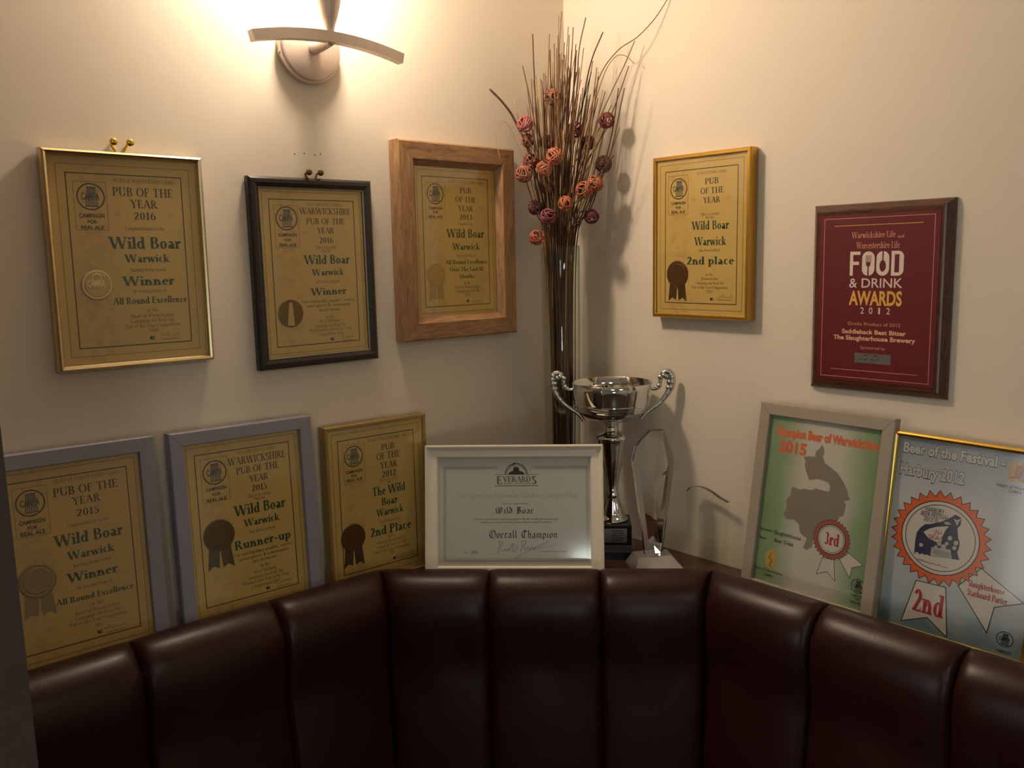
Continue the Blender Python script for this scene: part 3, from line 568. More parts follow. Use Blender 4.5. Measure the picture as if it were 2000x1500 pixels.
["Sponsored by","S","p",-20.8,19.7,-80.4,4.8]]},"deco":{"1":{"c":[-49.6,91.8],"r":19.2,"box":[-72.3,112.8,-28.2,44.7],"seal":[-51.0,-33.6,21.7,39.2],"mark":[22.0,-115.4],"sig":[34.4,62.5,-117.3,10.3]},"2":{"c":[-50.4,92.7],"r":20.2,"box":[-72.8,114.1,-28.5,43.9],"seal":[-53.2,-68.0,23.9,0.0],"mark":[25.5,-118.0],"sig":[45.2,68.1,-121.7,9.9]},"3":{"c":[-50.3,92.1],"r":20.0,"box":[-73.5,113.9,-27.2,44.1],"seal":[-54.4,-61.7,22.0,52.7],"mark":[23.8,-116.4],"sig":[33.2,62.2,-122.8,11.9]},"4":{"c":[-49.9,91.0],"r":19.7,"box":[-74.1,115.6,-28.5,42.9],"seal":[-51.5,-69.0,25.1,52.0],"mark":[27.9,-115.4],"sig":[38.3,72.7,-115.5,9.2]},"5":{"c":[-51.5,93.2],"r":19.2,"box":[-72.8,115.9,-29.4,44.6],"seal":[-52.6,-19.1,24.5,54.4],"mark":[23.3,-116.4],"sig":[29.5,60.2,-119.5,10.0]},"6":{"c":[-50.2,92.7],"r":19.9,"box":[-72.7,116.5,-28.0,46.0],"seal":[-51.6,-10.6,25.9,55.7],"mark":[25.9,-118.0],"sig":[40.3,70.4,-119.1,10.1]},"7":{"c":[-49.8,92.6],"r":19.5,"box":[-70.9,114.8,-27.2,43.4],"seal":[-59.0,-57.7,25.1,54.6],"mark":[28.5,-116.6],"sig":[34.9,73.6,-118.3,10.0]}},"poly":{"map9":[[-1.8,106.8],[3.4,101.0],[5.4,92.0],[2.8,87.4],[7.9,76.8],[18.5,71.8],[31.9,64.5],[43.7,52.2],[52.2,39.5],[55.1,30.5],[59.7,26.2],[48.3,20.7],[52.9,16.9],[51.5,5.8],[51.2,-1.4],[44.1,-5.4],[40.3,-15.8],[30.9,-22.8],[21.4,-29.8],[7.3,-42.8],[3.3,-53.6],[3.3,-63.5],[-5.1,-71.7],[-12.9,-69.9],[-9.6,-57.9],[-8.1,-52.6],[-17.7,-48.7],[-22.3,-44.8],[-25.2,-33.0],[-35.8,-26.5],[-49.4,-29.5],[-56.3,-20.9],[-51.9,-11.1],[-53.3,3.8],[-46.7,12.7],[-47.7,25.1],[-43.1,27.7],[-35.1,26.3],[-30.3,25.4],[-23.8,28.4],[-18.3,27.8],[-7.6,29.1],[-2.8,33.0],[9.4,31.6],[21.1,32.2],[21.8,40.8],[18.0,46.2],[7.2,48.3],[-2.1,48.6],[-16.3,43.5],[-24.6,59.4],[-27.8,68.8],[-26.6,73.9],[-31.3,80.6],[-25.6,82.8],[-10.8,84.0],[-10.0,94.0],[-3.6,99.9]],"rib9":[[[23.6,-76.8],[16.4,-106.1],[34.2,-97.2],[49.4,-108.8],[43.5,-75.4]],[[52.7,-71.8],[73.3,-97.9],[75.2,-80.3],[92.7,-72.2],[67.4,-58.5]]],"ros9":[35.0,-44.1,33.6,24.0],"em9":[-69.6,-103.1,11.0],"cam9":[88.5,-106.8,11.6],"ros10":[-25.4,1.1,71.3,55.2,49.6],"rib10":[[[-51.0,-70.7],[-65.7,-138.4],[-28.8,-122.2],[1.8,-142.8],[-8.0,-69.6]],[[36.1,-28.9],[95.6,-63.5],[59.4,-79.7],[54.0,-119.5],[8.4,-62.4]]],"em10":[55.5,132.7,86.4,104.1],"cam10":[78.0,-121.0,11.2],"lab9":None,"night10":[[-40.8,19.0],[-25.9,25.9],[-14.6,34.3],[-7.7,40.9],[1.0,37.9],[1.5,27.4],[-2.3,21.5],[0.2,7.3],[3.2,1.4],[2.9,-8.5],[1.3,-13.9],[5.6,-24.3],[-4.9,-25.5],[-30.3,-28.0],[-58.7,-31.2],[-59.4,-12.6],[-58.7,2.1],[-54.2,10.8],[-47.8,17.4]],"sail10":[[-49.5,5.2],[-41.5,12.1],[-31.1,17.5],[-13.8,22.1],[-18.3,14.4],[-21.6,3.6],[-21.5,-3.9],[-28.2,-6.5],[-41.3,-3.0]],"boat10":[[-35.0,-14.9],[-8.1,-12.2],[-4.9,-25.5],[-35.1,-27.6]],"birds10":[[[-9.2,34.7],[-4.5,33.4],[1.1,37.1],[-1.8,29.9],[-2.7,24.7],[-6.3,29.6]],[[-22.8,25.8],[-16.9,28.0],[-11.2,26.0],[-17.8,22.8]]],"blob10":[[[-7.6,5.4],[-7.9,3.1],[-9.5,1.3],[-11.5,0.8],[-13.4,1.7],[-14.3,3.7],[-13.9,6.0],[-12.4,7.7],[-10.3,8.2],[-8.5,7.3]],[[1.5,0.2],[1.1,-2.1],[-0.4,-3.8],[-2.5,-4.4],[-4.3,-3.5],[-5.2,-1.5],[-4.8,0.8],[-3.3,2.5],[-1.2,3.0],[0.6,2.1]],[[-0.2,-7.7],[-0.6,-9.7],[-1.9,-11.3],[-3.7,-11.7],[-5.4,-10.9],[-6.2,-9.2],[-5.8,-7.2],[-4.5,-5.6],[-2.6,-5.2],[-1.0,-5.9]],[[-21.9,-6.6],[-22.3,-8.6],[-23.6,-10.2],[-25.5,-10.6],[-27.2,-9.8],[-28.0,-8.1],[-27.7,-6.0],[-26.3,-4.5],[-24.4,-4.0],[-22.7,-4.8]],[[-14.6,-9.7],[-15.0,-12.2],[-16.7,-14.2],[-19.0,-14.8],[-21.1,-13.8],[-22.1,-11.6],[-21.7,-9.0],[-20.0,-7.1],[-17.6,-6.5],[-15.6,-7.5]],[[-11.8,-4.0],[-12.1,-5.8],[-13.3,-7.1],[-14.9,-7.5],[-16.3,-6.9],[-17.0,-5.3],[-16.7,-3.5],[-15.5,-2.2],[-13.9,-1.8],[-12.5,-2.5]],[[-47.4,-14.7],[-47.7,-16.5],[-49.0,-17.9],[-50.6,-18.3],[-52.1,-17.6],[-52.9,-16.1],[-52.6,-14.2],[-51.3,-12.8],[-49.6,-12.4],[-48.1,-13.1]],[[-26.6,-12.8],[-26.9,-14.3],[-27.9,-15.5],[-29.3,-15.9],[-30.6,-15.3],[-31.2,-13.9],[-31.0,-12.4],[-29.9,-11.2],[-28.5,-10.8],[-27.3,-11.4]]],"waves10":[[[-58.1,-29.5],[-54.3,-27.5],[-50.8,-29.6],[-53.8,-31.6]],[[-50.6,-31.1],[-47.0,-27.5],[-43.6,-29.5],[-46.5,-31.6]],[[-43.6,-29.5],[-39.9,-27.5],[-36.4,-29.5],[-39.3,-31.6]],[[-36.2,-31.1],[-32.7,-27.4],[-29.3,-29.5],[-32.2,-31.5]],[[-29.3,-29.4],[-25.6,-27.4],[-22.2,-29.5],[-25.1,-31.5]],[[-22.1,-31.0],[-18.6,-27.4],[-15.2,-29.5],[-18.1,-31.5]],[[-15.2,-29.4],[-11.6,-27.4],[-8.3,-29.4],[-11.1,-31.4]],[[-8.1,-31.0],[-4.7,-27.4],[-1.4,-29.4],[-4.2,-31.4]],[[-1.4,-29.3],[2.2,-27.4],[5.5,-29.4],[2.7,-31.4]]],"p8":{"half":[4.0,68.4,21.5],"top":[-36.4,68.6,45.5,68.2],"bot":[-35.3,47.6,44.7,47.3],"r1":[-93.1,-3.6,99.4,-3.2],"r2":[-93.3,-49.2,98.9,-47.6],"gap":[-31.4,83.1,37.8,82.7],"b1":[-133.3,84.6,138.9,-94.6],"b2":[-127.5,78.7,133.0,-88.0],"sig":[[-30.7,-77.6],[-27.9,-59.6],[-29.3,-56.0],[-24.2,-54.2],[-22.4,-59.6],[-27.0,-65.0],[-20.7,-73.1],[-17.0,-69.5],[-16.2,-73.1],[-12.5,-68.6],[-10.7,-73.1],[-7.9,-66.8],[-2.4,-59.6],[-3.5,-73.1],[2.0,-72.2],[4.8,-63.2]],"sig2":[[11.9,-74.9],[13.9,-59.6],[13.0,-56.0],[19.3,-54.3],[21.1,-57.9],[15.6,-64.1],[18.3,-65.9],[21.0,-72.2],[24.7,-65.9],[28.2,-71.3],[31.9,-65.9],[34.6,-71.3],[38.2,-66.8],[39.1,-70.4]],"sig3":[[-6.3,-95.2],[6.4,-83.0],[24.6,-74.0],[48.2,-61.5],[62.7,-55.2],[59.1,-58.8],[40.9,-68.6],[78.0,-61.2]],"u":[-81.6,-77.5,-68.0,-77.5]},"pP":{"b":[-88.5,128.4,88.8,-128.6],"b2":[89.1,128.4,-89.7,-128.2],"l1":[-70.5,116.9,71.5,117.2],"l2":[-71.3,-116.3,70.9,-116.3],"food":[-43.1,44.7,37.0,38.4],"patch":[-30.4,-88.2,29.1,-103.2]}}}

# ------------------------------------------------------------------ the setting
XW, YS = -4.2, -4.4
mb = MB(); mb.box(XW - .1, 0, 0, .1, .1, Z0 + .85, M['wall'])
for hx, hz in ((-.625, .182), (-.605, .181), (-.643, .180), (-.594, .183)):
    mb.add([(hx + .0013 * math.cos(i * math.pi / 4), -.0002, Z0 + hz + .0013 * math.sin(i * math.pi / 4)) for i in range(8)], [tuple(range(8))], M['hole'])
structure(mb, 'wall_left')
mb = MB(); mb.box(0, YS - .1, 0, .1, 0, Z0 + .85, M['wall']); structure(mb, 'wall_right')
mb = MB(); mb.box(XW - .1, YS, 0, XW, 0, Z0 + .85, M['wall']); structure(mb, 'wall_back')
mb = MB(); mb.box(XW - .1, YS - .1, 0, 0, YS, Z0 + .85, M['wall']); structure(mb, 'wall_front')
mb = MB(); mb.box(XW - .1, YS - .1, -.1, .1, .1, 0, M['floor']); structure(mb, 'floor')
mb = MB(); mb.box(XW - .1, YS - .1, Z0 + .85, .1, .1, Z0 + .95, M['ceiling']); structure(mb, 'ceiling')
mb = MB(); mb.box(-1.32, -.485, 0, -1.204, 0, Z0 + .85, M['partition']); structure(mb, 'wall_partition')

# ledge behind the seat back: walls on two sides, the banquette on the third
def shelf_z(x, y): return Z0 - .598 + .0145 * min(1.1, -x)
SH = [(-1.203, -.001), (-.001, -.001), (-.001, -1.6), (-.118, -1.6), (-.118, -.474), (-.546, -.046), (-1.203, -.046)]
mb = MB(); n = len(SH)
mb.add([(x, y, shelf_z(x, y) - .028) for x, y in SH] + [(x, y, shelf_z(x, y)) for x, y in SH], [tuple(range(n)), tuple(range(n, 2 * n))[::-1]] + [(i, n + i, n + (i + 1) % n, (i + 1) % n) for i in range(n)], M['shelf'])
thing('corner_shelf', 'dark brown wooden corner ledge behind the leather seat back, holding trophies', 'shelf', obj=mb.build('corner_shelf'))

# ------------------------------------------------------------------ banquette
RIDGE = [(-1.200, -.062), (-.990, -.062), (-.768, -.062), (-.555, -.066), (-.4157, -.2053), (-.2763, -.3447), (-.137, -.484), (-.137, -.700), (-.141, -.914), (-.141, -1.13), (-.141, -1.35), (-.141, -1.57)]
def offsets():
    ns = []
    for i, p in enumerate(RIDGE):
        dirs = []
        if i: dirs.append((Vector(p) - Vector(RIDGE[i - 1])).normalized())
        if i < len(RIDGE) - 1: dirs.append((Vector(RIDGE[i + 1]) - Vector(p)).normalized())
        nn = [Vector((d.y, -d.x)) for d in dirs]; b = sum(nn, Vector((0, 0))).normalized(); ns.append(b / b.dot(nn[0]))
    return ns
NS = offsets()
root = thing('banquette', 'dark brown leather banquette with a tall channelled back wrapping the corner', 'banquette', matrix=Matrix.Translation((-.5, -.5, 0)))
SHIFT = Matrix.Translation((0, 0, 0))
PROF = spline([(-.020, -0.6460, 0), (-.019, -0.5780, 0), (-.012, -0.5600, 0), (0, -0.5515, 0), (.016, -0.5515, 0), (.034, -0.5600, 0), (.050, -0.5780, 0), (.059, -0.6040, 0), (.061, -0.6360, 0), (.057, -0.6760, 0), (.054, -0.7110, 0), (.058, -0.7560, 0), (.068, -0.8460, 0), (.078, -1.0000, 0), (.084, -1.2000, 0)], 4)
def panel(i):
    mb = MB(); a, b = Vector(RIDGE[i]), Vector(RIDGE[i + 1]); na, nb = NS[i], NS[i + 1]; K = 30; vs = []
    ran = random.Random(i * 7 + 3)
    ph = ran.uniform(0, 6)
    for pr in PROF:
        q, z = pr[0], pr[1]
        for k in range(K + 1):
            s = .5 - .5 * math.cos(math.pi * k / K); s = .8 * s + .2 * k / K
            e = abs(2 * s - 1); puff = 1 - (.7 * e ** 26 + .3 * e ** 6); nrm = na.lerp(nb, s); base = a.lerp(b, s)
            dep = (1 - puff) * .016
            qq = q - dep * (1 if q > -.005 else .1) + (.003 * (1 - e * e) if q > .01 else 0)
            wr = .0022 * math.sin(s * 9 + ph) * math.exp(-((z + .70) / .05) ** 2)
            zz = z - (dep * .55 if z > -.586 else 0) + .005 * max(0, min(1, (-base.x - .5) / .4))
            p = base + nrm * (qq + wr); vs.append((p.x, p.y, Z0 + zz))
    W = K + 1; fs = [(r * W + k, (r + 1) * W + k, (r + 1) * W + k + 1, r * W + k + 1) for r in range(len(PROF) - 1) for k in range(K)]
    mb.add(vs, fs, M['leather'], True); mb.build('back_panel', root, SHIFT)
for i in range(len(RIDGE) - 1): panel(i)
def sweep(prof, name, mat, z0=Z0):
    mb = MB(); n = len(prof); vs = []
    for p, nn in zip(RIDGE, NS):
        for q, z in prof: w = Vector(p) + nn * q; vs.append((w.x, w.y, z0 + z))
    fs = [(i * n + k, i * n + (k + 1) % n, (i + 1) * n + (k + 1) % n, (i + 1) * n + k) for i in range(len(RIDGE) - 1) for k in range(n)]
    fs += [tuple(range(n))[::-1], tuple(range((len(RIDGE) - 1) * n, len(RIDGE) * n))]
    mb.add(vs, fs, mat); mb.build(name, root, SHIFT)
sweep([(-.018, -1.64), (-.018, -.64), (.030, -.64), (.030, -1.64)], 'back_board', M['shelf'])
sweep([(.07, -1.33), (.07, -1.20), (.44, -1.19), (.47, -1.21), (.47, -1.33)], 'seat', M['leather'])
sweep([(.05, -1.65), (.05, -1.335), (.42, -1.335), (.42, -1.65)], 'plinth', M['shelf'])

# ------------------------------------------------------------------ framed pictures
CAMP = Vector((-1.36238266, -1.35289079, 0))
def axes(yaw, lean, roll):
    cy, sy = math.cos(yaw), math.sin(yaw); u = Vector((cy, sy, 0)); nn = Vector((sy, -cy, 0)); v = Vector((0, 0, 1))
    v2 = v * math.cos(lean) - nn * math.sin(lean); n2 = nn * math.cos(lean) + v * math.sin(lean)
    return u * math.cos(roll) + v2 * math.sin(roll), -u * math.sin(roll) + v2 * math.cos(roll), n2
def rails(mb, w, h, prof, mats, gap=.00025):
    """four mitred rails; prof = (inset, height) from outer back to inner edge; local x right, y up (0 at the bottom), z out"""
    np_ = len(prof)
    for side in range(4):
        L_ = w if side in (0, 2) else h; mat = mats[0] if side in (0, 2) else mats[1]; vs = []
        for end in (0, 1):
            for d, z in prof:
                t = (d + gap) if end == 0 else L_ - d - gap
                x, y = {0: (t - w / 2, d), 1: (w / 2 - d, t), 2: (w / 2 - t, h - d), 3: (d - w / 2, h - t)}[side]; vs.append((x, y, z))
        mb.add(vs, [(k, k + 1, np_ + k + 1, np_ + k) if False else (k, np_ + k, np_ + k + 1, k + 1) for k in range(np_ - 1)] + [tuple(range(np_)), tuple(range(np_, 2 * np_))[::-1]], mat)
FRAMES = {}
def framed(key, label, pos, ang, scale, sheet, opening, rail, prof, fmats, sheet_z, paper, lean_on_shelf=False, group=None, glass=True, front=None):
    """prof heights run out from the wall; sheet centre goes to pos"""
    u, v, nn = axes(*[math.radians(a) for a in ang]); W, H = opening[0] + 2 * rail, opening[1] + 2 * rail
    P = CAMP + (Vector(pos) - CAMP) * scale
    o = P - v * (H / 2) * scale - nn * sheet_z * scale
    if lean_on_shelf:
        low = min(((o + u * a * W / 2 * scale + nn * b * scale) for a in (-1, 1) for b in (0, prof[1][1])), key=lambda q: q.z - (shelf_z(q.x, q.y) - Z0))
        o.z += shelf_z(low.x, low.y) - Z0 - low.z + .0003
    mw = Matrix(((u.x * scale, v.x * scale, nn.x * scale, o.x), (u.y * scale, v.y * scale, nn.y * scale, o.y), (u.z * scale, v.z * scale, nn.z * scale, o.z + Z0), (0, 0, 0, 1)))
    r = thing('framed_certificate' if key not in ('9', '10') else 'framed_poster', label, 'framed certificate' if key not in ('9', '10') else 'framed poster', group, mw)
    mb = MB(); rails(mb, W, H, prof, fmats); mb.build('frame', r, mw)
    mb = MB(); mb.box(-W / 2 + rail * .5, rail * .5, .001, W / 2 - rail * .5, H - rail * .5, sheet_z - .0006, M['card']); mb.build('backing_board', r, mw)
    mb = MB(); sw, sh = min(sheet[0], W - rail), min(sheet[1], H - rail)
    mb.box(-sw / 2, H / 2 - sh / 2, sheet_z - .0005, sw / 2, H / 2 + sh / 2, sheet_z, paper)
    pr = Print(mb, 0, H / 2, sheet_z + .00012)
    extra = front(pr, mb, H) if front else None
    so = mb.build('sheet', r, mw)
    # sheet centred on its own origin so printed patterns follow the sheet
    for vtx in so.data.vertices: vtx.co.y -= H / 2
    so.matrix_world = mw @ Matrix.Translation((0, H / 2, 0))
    if extra:
        for nm, emb, lab in extra:
            e = emb.build(nm, so, mw)
            if lab: e['label'] = lab
    if glass:
        mb = MB(); e = .002; mb.box(-opening[0] / 2 - e, rail - e, sheet_z + .0012, opening[0] / 2 + e, H - rail + e, sheet_z + .0026, M['glass']); mb.build('glass_pane', r, mw)
    return r
SEAL = {'1': ('gold', 0), '2': ('two', 0), '3': ('gold', 1), '4': ('brown', 1), '5': ('silver', 1), '6': ('bronze', 1), '7': ('brown', 1)}
M['seal_highlight'] = plain('seal_emboss_highlight', (240, 222, 176), 0.3, 0.3)  # paler tone painted on as the highlight along the embossed lines
M['seal_gold'] = plain('seal_gold', (208, 174, 108), 0.35, 0.3, bump=0.6, bscale=700)
M['seal_pale'] = plain('seal_pale', (186, 152, 78), 0.4, 0.3, bump=0.5, bscale=500)
M['seal_two'] = plain('seal_dull', (126, 98, 50), 0.35, 0.6)
M['seal_brown'] = plain('seal_brown', (92, 58, 26), 0.4, 0.3, bump=0.4, bscale=600)
M['seal_bronze'] = plain('seal_bronze', (104, 80, 38), 0.3, 0.6, bump=0.6, bscale=600)
M['seal_silver'] = plain('seal_silver', (164, 140, 94), 0.3, 0.55, bump=0.45, bscale=500)
def cert_front(key):
    def go(pr, mb, H):
        D = SPEC['deco'][key]; BW, BH = 162.2, 248.6
        pr.rect(-BW / 2, -BH / 2, BW / 2, BH / 2, 1.5, M['ink_d']); t = 12.2
        pr.rect(-BW / 2 - t, -BH / 2 - t, BW / 2 + t, BH / 2 + t, .7, M['ink_m'])
        bx = D['box']; pr.rect(bx[0], bx[3], bx[2], bx[1], .6, M['ink_m'])
        pr.tankard(D['c'][0], D['c'][1], D['r'], M['ink_e'], M['ink_t'])
        for (txt, st, c, x0, x1, y, cap) in SPEC['text'][key]:
            pr.text(txt, 'B' if st == 'S' else st, M['ink_' + c], x0, x1, y, cap)
        mx, my = D['mark']; pr.disc(mx - 1.6, my, 2.6, M['ink_d'], 14); pr.poly([(mx, my - 2.6), (mx + 3.2, my - 2.6), (mx + 3.2, my - 1.4), (mx, my - 1.4)], M['ink_d']); pr.line([(mx + 2.6, my - 2), (mx + 2.6, my + 2.2), (mx + .6, my + 2.2)], .9, M['ink_d'])
        sx0, sx1, sy, _ = D['sig']; rr = random.Random(int(key)); k = 16
        pr.line([(sx0 + (sx1 - sx0) * i / k, sy + 3 + rr.uniform(0, 6.5) * (1 if i % 2 else .15)) for i in range(k + 1)], .55, M['ink_m'])
        pr.line([(sx0, sy), (sx1, sy)], .5, M['ink_s']); pr.line([(sx0 + 2, sy - 1.6), (sx1 - 2, sy - 1.6)], .8, M['ink_s'])
        if key in ('1', '2', '3', '4'):    # faint printed scrolls either side of the year
            for sx in (-1, 1): pr.ring(24 + sx * 40, 69, 2.2, 3.0, M['ink_l'], 14); pr.ring(24 + sx * 36, 68, 1.5, 2.2, M['ink_l'], 12)
        # foil seal stuck on the sheet
        sx, sy, sr, rib = D['seal']; kind, rbn = SEAL[key]; sb = MB(); z = pr.z + .0004; m = M['seal_gold'] if kind == 'gold' and key == '1' else M['seal_' + {'gold': 'pale'}.get(kind, kind)]
        q = Print(sb, 0, H / 2, z)
        if rbn:
            for s in (-1, 1):
                x0 = sx + s * sr * .32; x1 = sx + s * sr * .48; w = sr * .36; y1 = sy - rib
                q.poly([(x0 - w, sy - sr * .5), (x1 - w * 1.05, y1 + (0 if s < 0 else 3)), (x1, y1 + 7), (x0 + w * .6, sy - sr * .5)][::1] if s < 0 else [(x0 - w * .6, sy - sr * .5), (x1, y1 + 7), (x1 + w * 1.05, y1), (x0 + w, sy - sr * .5)], m)
                q.poly([(x0 - w * .2, sy - sr * .6), (x1, y1 + 7), (x1 + (w * 1.0 if s < 0 else -w * 1.0), y1 + 2), (x0 + (w if s < 0 else -w) * .9, sy - sr * .6)] if s < 0 else [(x0 - w * .9, sy - sr * .6), (x1 - w * 1.0, y1 + 2), (x1, y1 + 7), (x0, sy - sr * .6)], m)
        # low embossed disc with a serrated rim
        n = 44 if rbn else 36; vs = []; prof = [(1.0, 0), (.94, .0009), (.80, .0007), (.74, .0011), (.45, .0009)]
        for j, (f, hz) in enumerate(prof):
            for i in range(2 * n):
                rf = sr * f * (1.035 if (j == 0 and i % 2 and rbn) else 1.0); a = math.pi * i / n; vs.append(((sx + rf * math.cos(a)) / 1000, H / 2 + (sy + rf * math.sin(a)) / 1000, z + 3e-5 + hz))
        N2 = 2 * n; vs.append((sx / 1000, H / 2 + sy / 1000, z + .0012)); c = len(vs) - 1
        fs = [(j * N2 + i, j * N2 + (i + 1) % N2, (j + 1) * N2 + (i + 1) % N2, (j + 1) * N2 + i) for j in range(len(prof) - 1) for i in range(N2)] + [((len(prof) - 1) * N2 + i, (len(prof) - 1) * N2 + (i + 1) % N2, c) for i in range(N2)]
        sb.add(vs, fs, m)
        q.z = z + .0013
        if key == '1': q.text('CAMRA', 'B', M['seal_highlight'], sx - sr * .62, sx + sr * .5, sy - sr * .1, sr * .45); q.ring(sx, sy, sr * .86, sr * .93, M['seal_highlight']); q.ring(sx, sy + sr * .42, sr * .26, sr * .32, M['seal_highlight'], 20)
        elif key == '2': q.poly([(sx - sr * .3, sy - sr * .85), (sx + sr * .25, sy - sr * .9), (sx + sr * .15, sy + sr * .75), (sx - sr * .1, sy + sr * .8)], M['seal_gold'])
        else:
            for a in (20, 140, 200, 320): q.line([(sx + sr * .2 * math.cos(math.radians(a)), sy + sr * .2 * math.sin(math.radians(a))), (sx + sr * .6 * math.cos(math.radians(a)), sy + sr * .6 * math.sin(math.radians(a)))], sr * .09, m)
        lab = {'1': 'round embossed gold seal', '2': 'round two-tone dull gold seal', '3': 'pale gold rosette seal', '4': 'brown rosette seal with two ribbon tails', '5': 'silvery foil rosette seal', '6': 'bronze foil rosette seal', '7': 'dark brown rosette seal'}[key]
        return [('seal', sb, lab)]
    return go
PAPER = cert_paper('certificate_card', (220, 183, 106))
def champ_front(pr, mb, H):
    p = SPEC['poly']['p8']; k, m_, f = M['ink_d'], M['ink_w'], M['ink_f']
    for b, w in ((p['b1'], .7), (p['b2'], .7)): pr.line([(p['gap'][0], b[1]), (b[0], b[1]), (b[0], b[3]), (b[2], b[3]), (b[2], b[1]), (p['gap'][2], b[1])], w, f)
    b = p['b1']; c = p['b2']; mid = [(b[i] + c[i]) / 2 for i in range(4)]
    pr.line([(p['gap'][0], mid[1]), (mid[0], mid[1]), (mid[0], mid[3]), (mid[2], mid[3]), (mid[2], mid[1]), (p['gap'][2], mid[1])], 2.6, M['ink_f'])
    cx, cy, r = p['half']
    pr.ring(cx, cy, r * .93, r, M['ink_k'], 24, 0, 180); pr.ring(cx, cy, r * .82, r * .87, M['ink_k'], 24, 0, 180)
    pr.poly([(cx - r * .72, cy), (cx + r * .75, cy), (cx + r * .62, cy + r * .22), (cx + r * .25, cy + r * .36), (cx - r * .2, cy + r * .38), (cx - r * .6, cy + r * .2)], M['ink_k'])
    pr.disc(cx, cy + r * .72, r * .29, M['ink_h'], 18, 1.15, 1e-5); pr.disc(cx, cy + r * .46, r * .26, M['ink_k'], 18, .8, 3e-5); pr.poly([(cx - r * .3, cy + r * .8), (cx + r * .05, cy + r * .98), (cx - r * .1, cy + r * 1.06), (cx - r * .3, cy + r * .96)], M['ink_k'], 3e-5)
    for s in (-1, 1):
        for i in range(4): pr.line([(cx + s * r * (1.1 + .07 * i), cy + r * (.1 + .15 * i)), (cx + s * r * (1.22 + .07 * i), cy + r * (.3 + .15 * i))], .8, f)
    for q in ('top', 'bot'): a = p[q]; pr.line([(a[0], a[1]), (a[2], a[1])], .9 if q == 'top' else 1.3, M['ink_w'])
    for q in ('r1', 'r2'): a = p[q]; pr.line([(a[0], a[1]), (a[2], a[1])], .35, f)
    for (txt, st, c_, x0, x1, y, cap) in SPEC['text']['8']:
        if txt == 'EVERARDS':
            w = x1 - x0; pr.text('E', 'b', M['ink_w'], x0, x0 + w * .145, y, cap); pr.text('VERARD', 'b', M['ink_w'], x0 + w * .16, x0 + w * .85, y + cap * .28, cap * .7); pr.text('S', 'b', M['ink_w'], x0 + w * .86, x1, y, cap)
        else: pr.text(txt, st, M['ink_' + c_], x0, x1, y, cap)
    for q in ('sig', 'sig2', 'sig3'): pr.line([tuple(v) for v in spline([(*a, 0) for a in p[q]], 4)] if False else [(v.x, v.y) for v in spline([(*a, 0) for a in p[q]], 4)], .75 if q != 'sig3' else .5, M['ink_t'])
    a = p['u']; pr.line([(a[0], a[1]), (a[2], a[1])], .5, k)
def beer_front(pr, mb, H):
    p = SPEC['poly']; pr.poly(p['map9'][::-1], M['map'])
    k = M['ink_k']
    for q in p['rib9']: pr.poly(q, M['ribbon'], 4e-5); pr.line(q, .8, k, 8e-5, True)
    x, y, r0, r1 = p['ros9']; pr.star(x, y, r0, r0 * .9, 30, M['rosette9'], 1.2e-4); pts = pr.star(x, y, r0 * .99, r0 * .89, 30, M['rosette9'], 1.2e-4); pr.line(pts, .5, k, 1.6e-4, True)
    pr.disc(x, y, r1, M['ribbon'], 40, 1, 2e-4); pr.ring(x, y, r1 * .97, r1 * 1.02, k, 40, lift=2.5e-4); pr.ring(x, y, r1 * .87, r1 * .9, k, 40, lift=2.5e-4)
    for (txt, st, c, x0, x1, yy, cap) in SPEC['text']['9']:
        if txt.startswith(('Champion', '2015')):
            pr.text(txt, st, M['ink_p'], x0 + 1.2, x1 + 1.2, yy - 1.4, cap, 2e-5, .015); pr.text(txt, st, M['ink_o'], x0, x1, yy, cap, 8e-5)
        else: pr.text(txt, st, M['ink_' + c], x0, x1, yy, cap, 3e-4)
    ex, ey, er = p['em9']; pr.disc(ex, ey, er, M['emblem'], 24, 1.55); pr.line([(ex - er * .1, ey + er), (ex - er * .4, ey + er * .2), (ex + er * .2, ey - er * .2), (ex - er * .2, ey - er), (ex + er * .3, ey - er * 1.2)], 1.2, M['ink_m'], 5e-5)
    cx, cy, cr = p['cam9']; pr.tankard(cx, cy, cr, k, k)
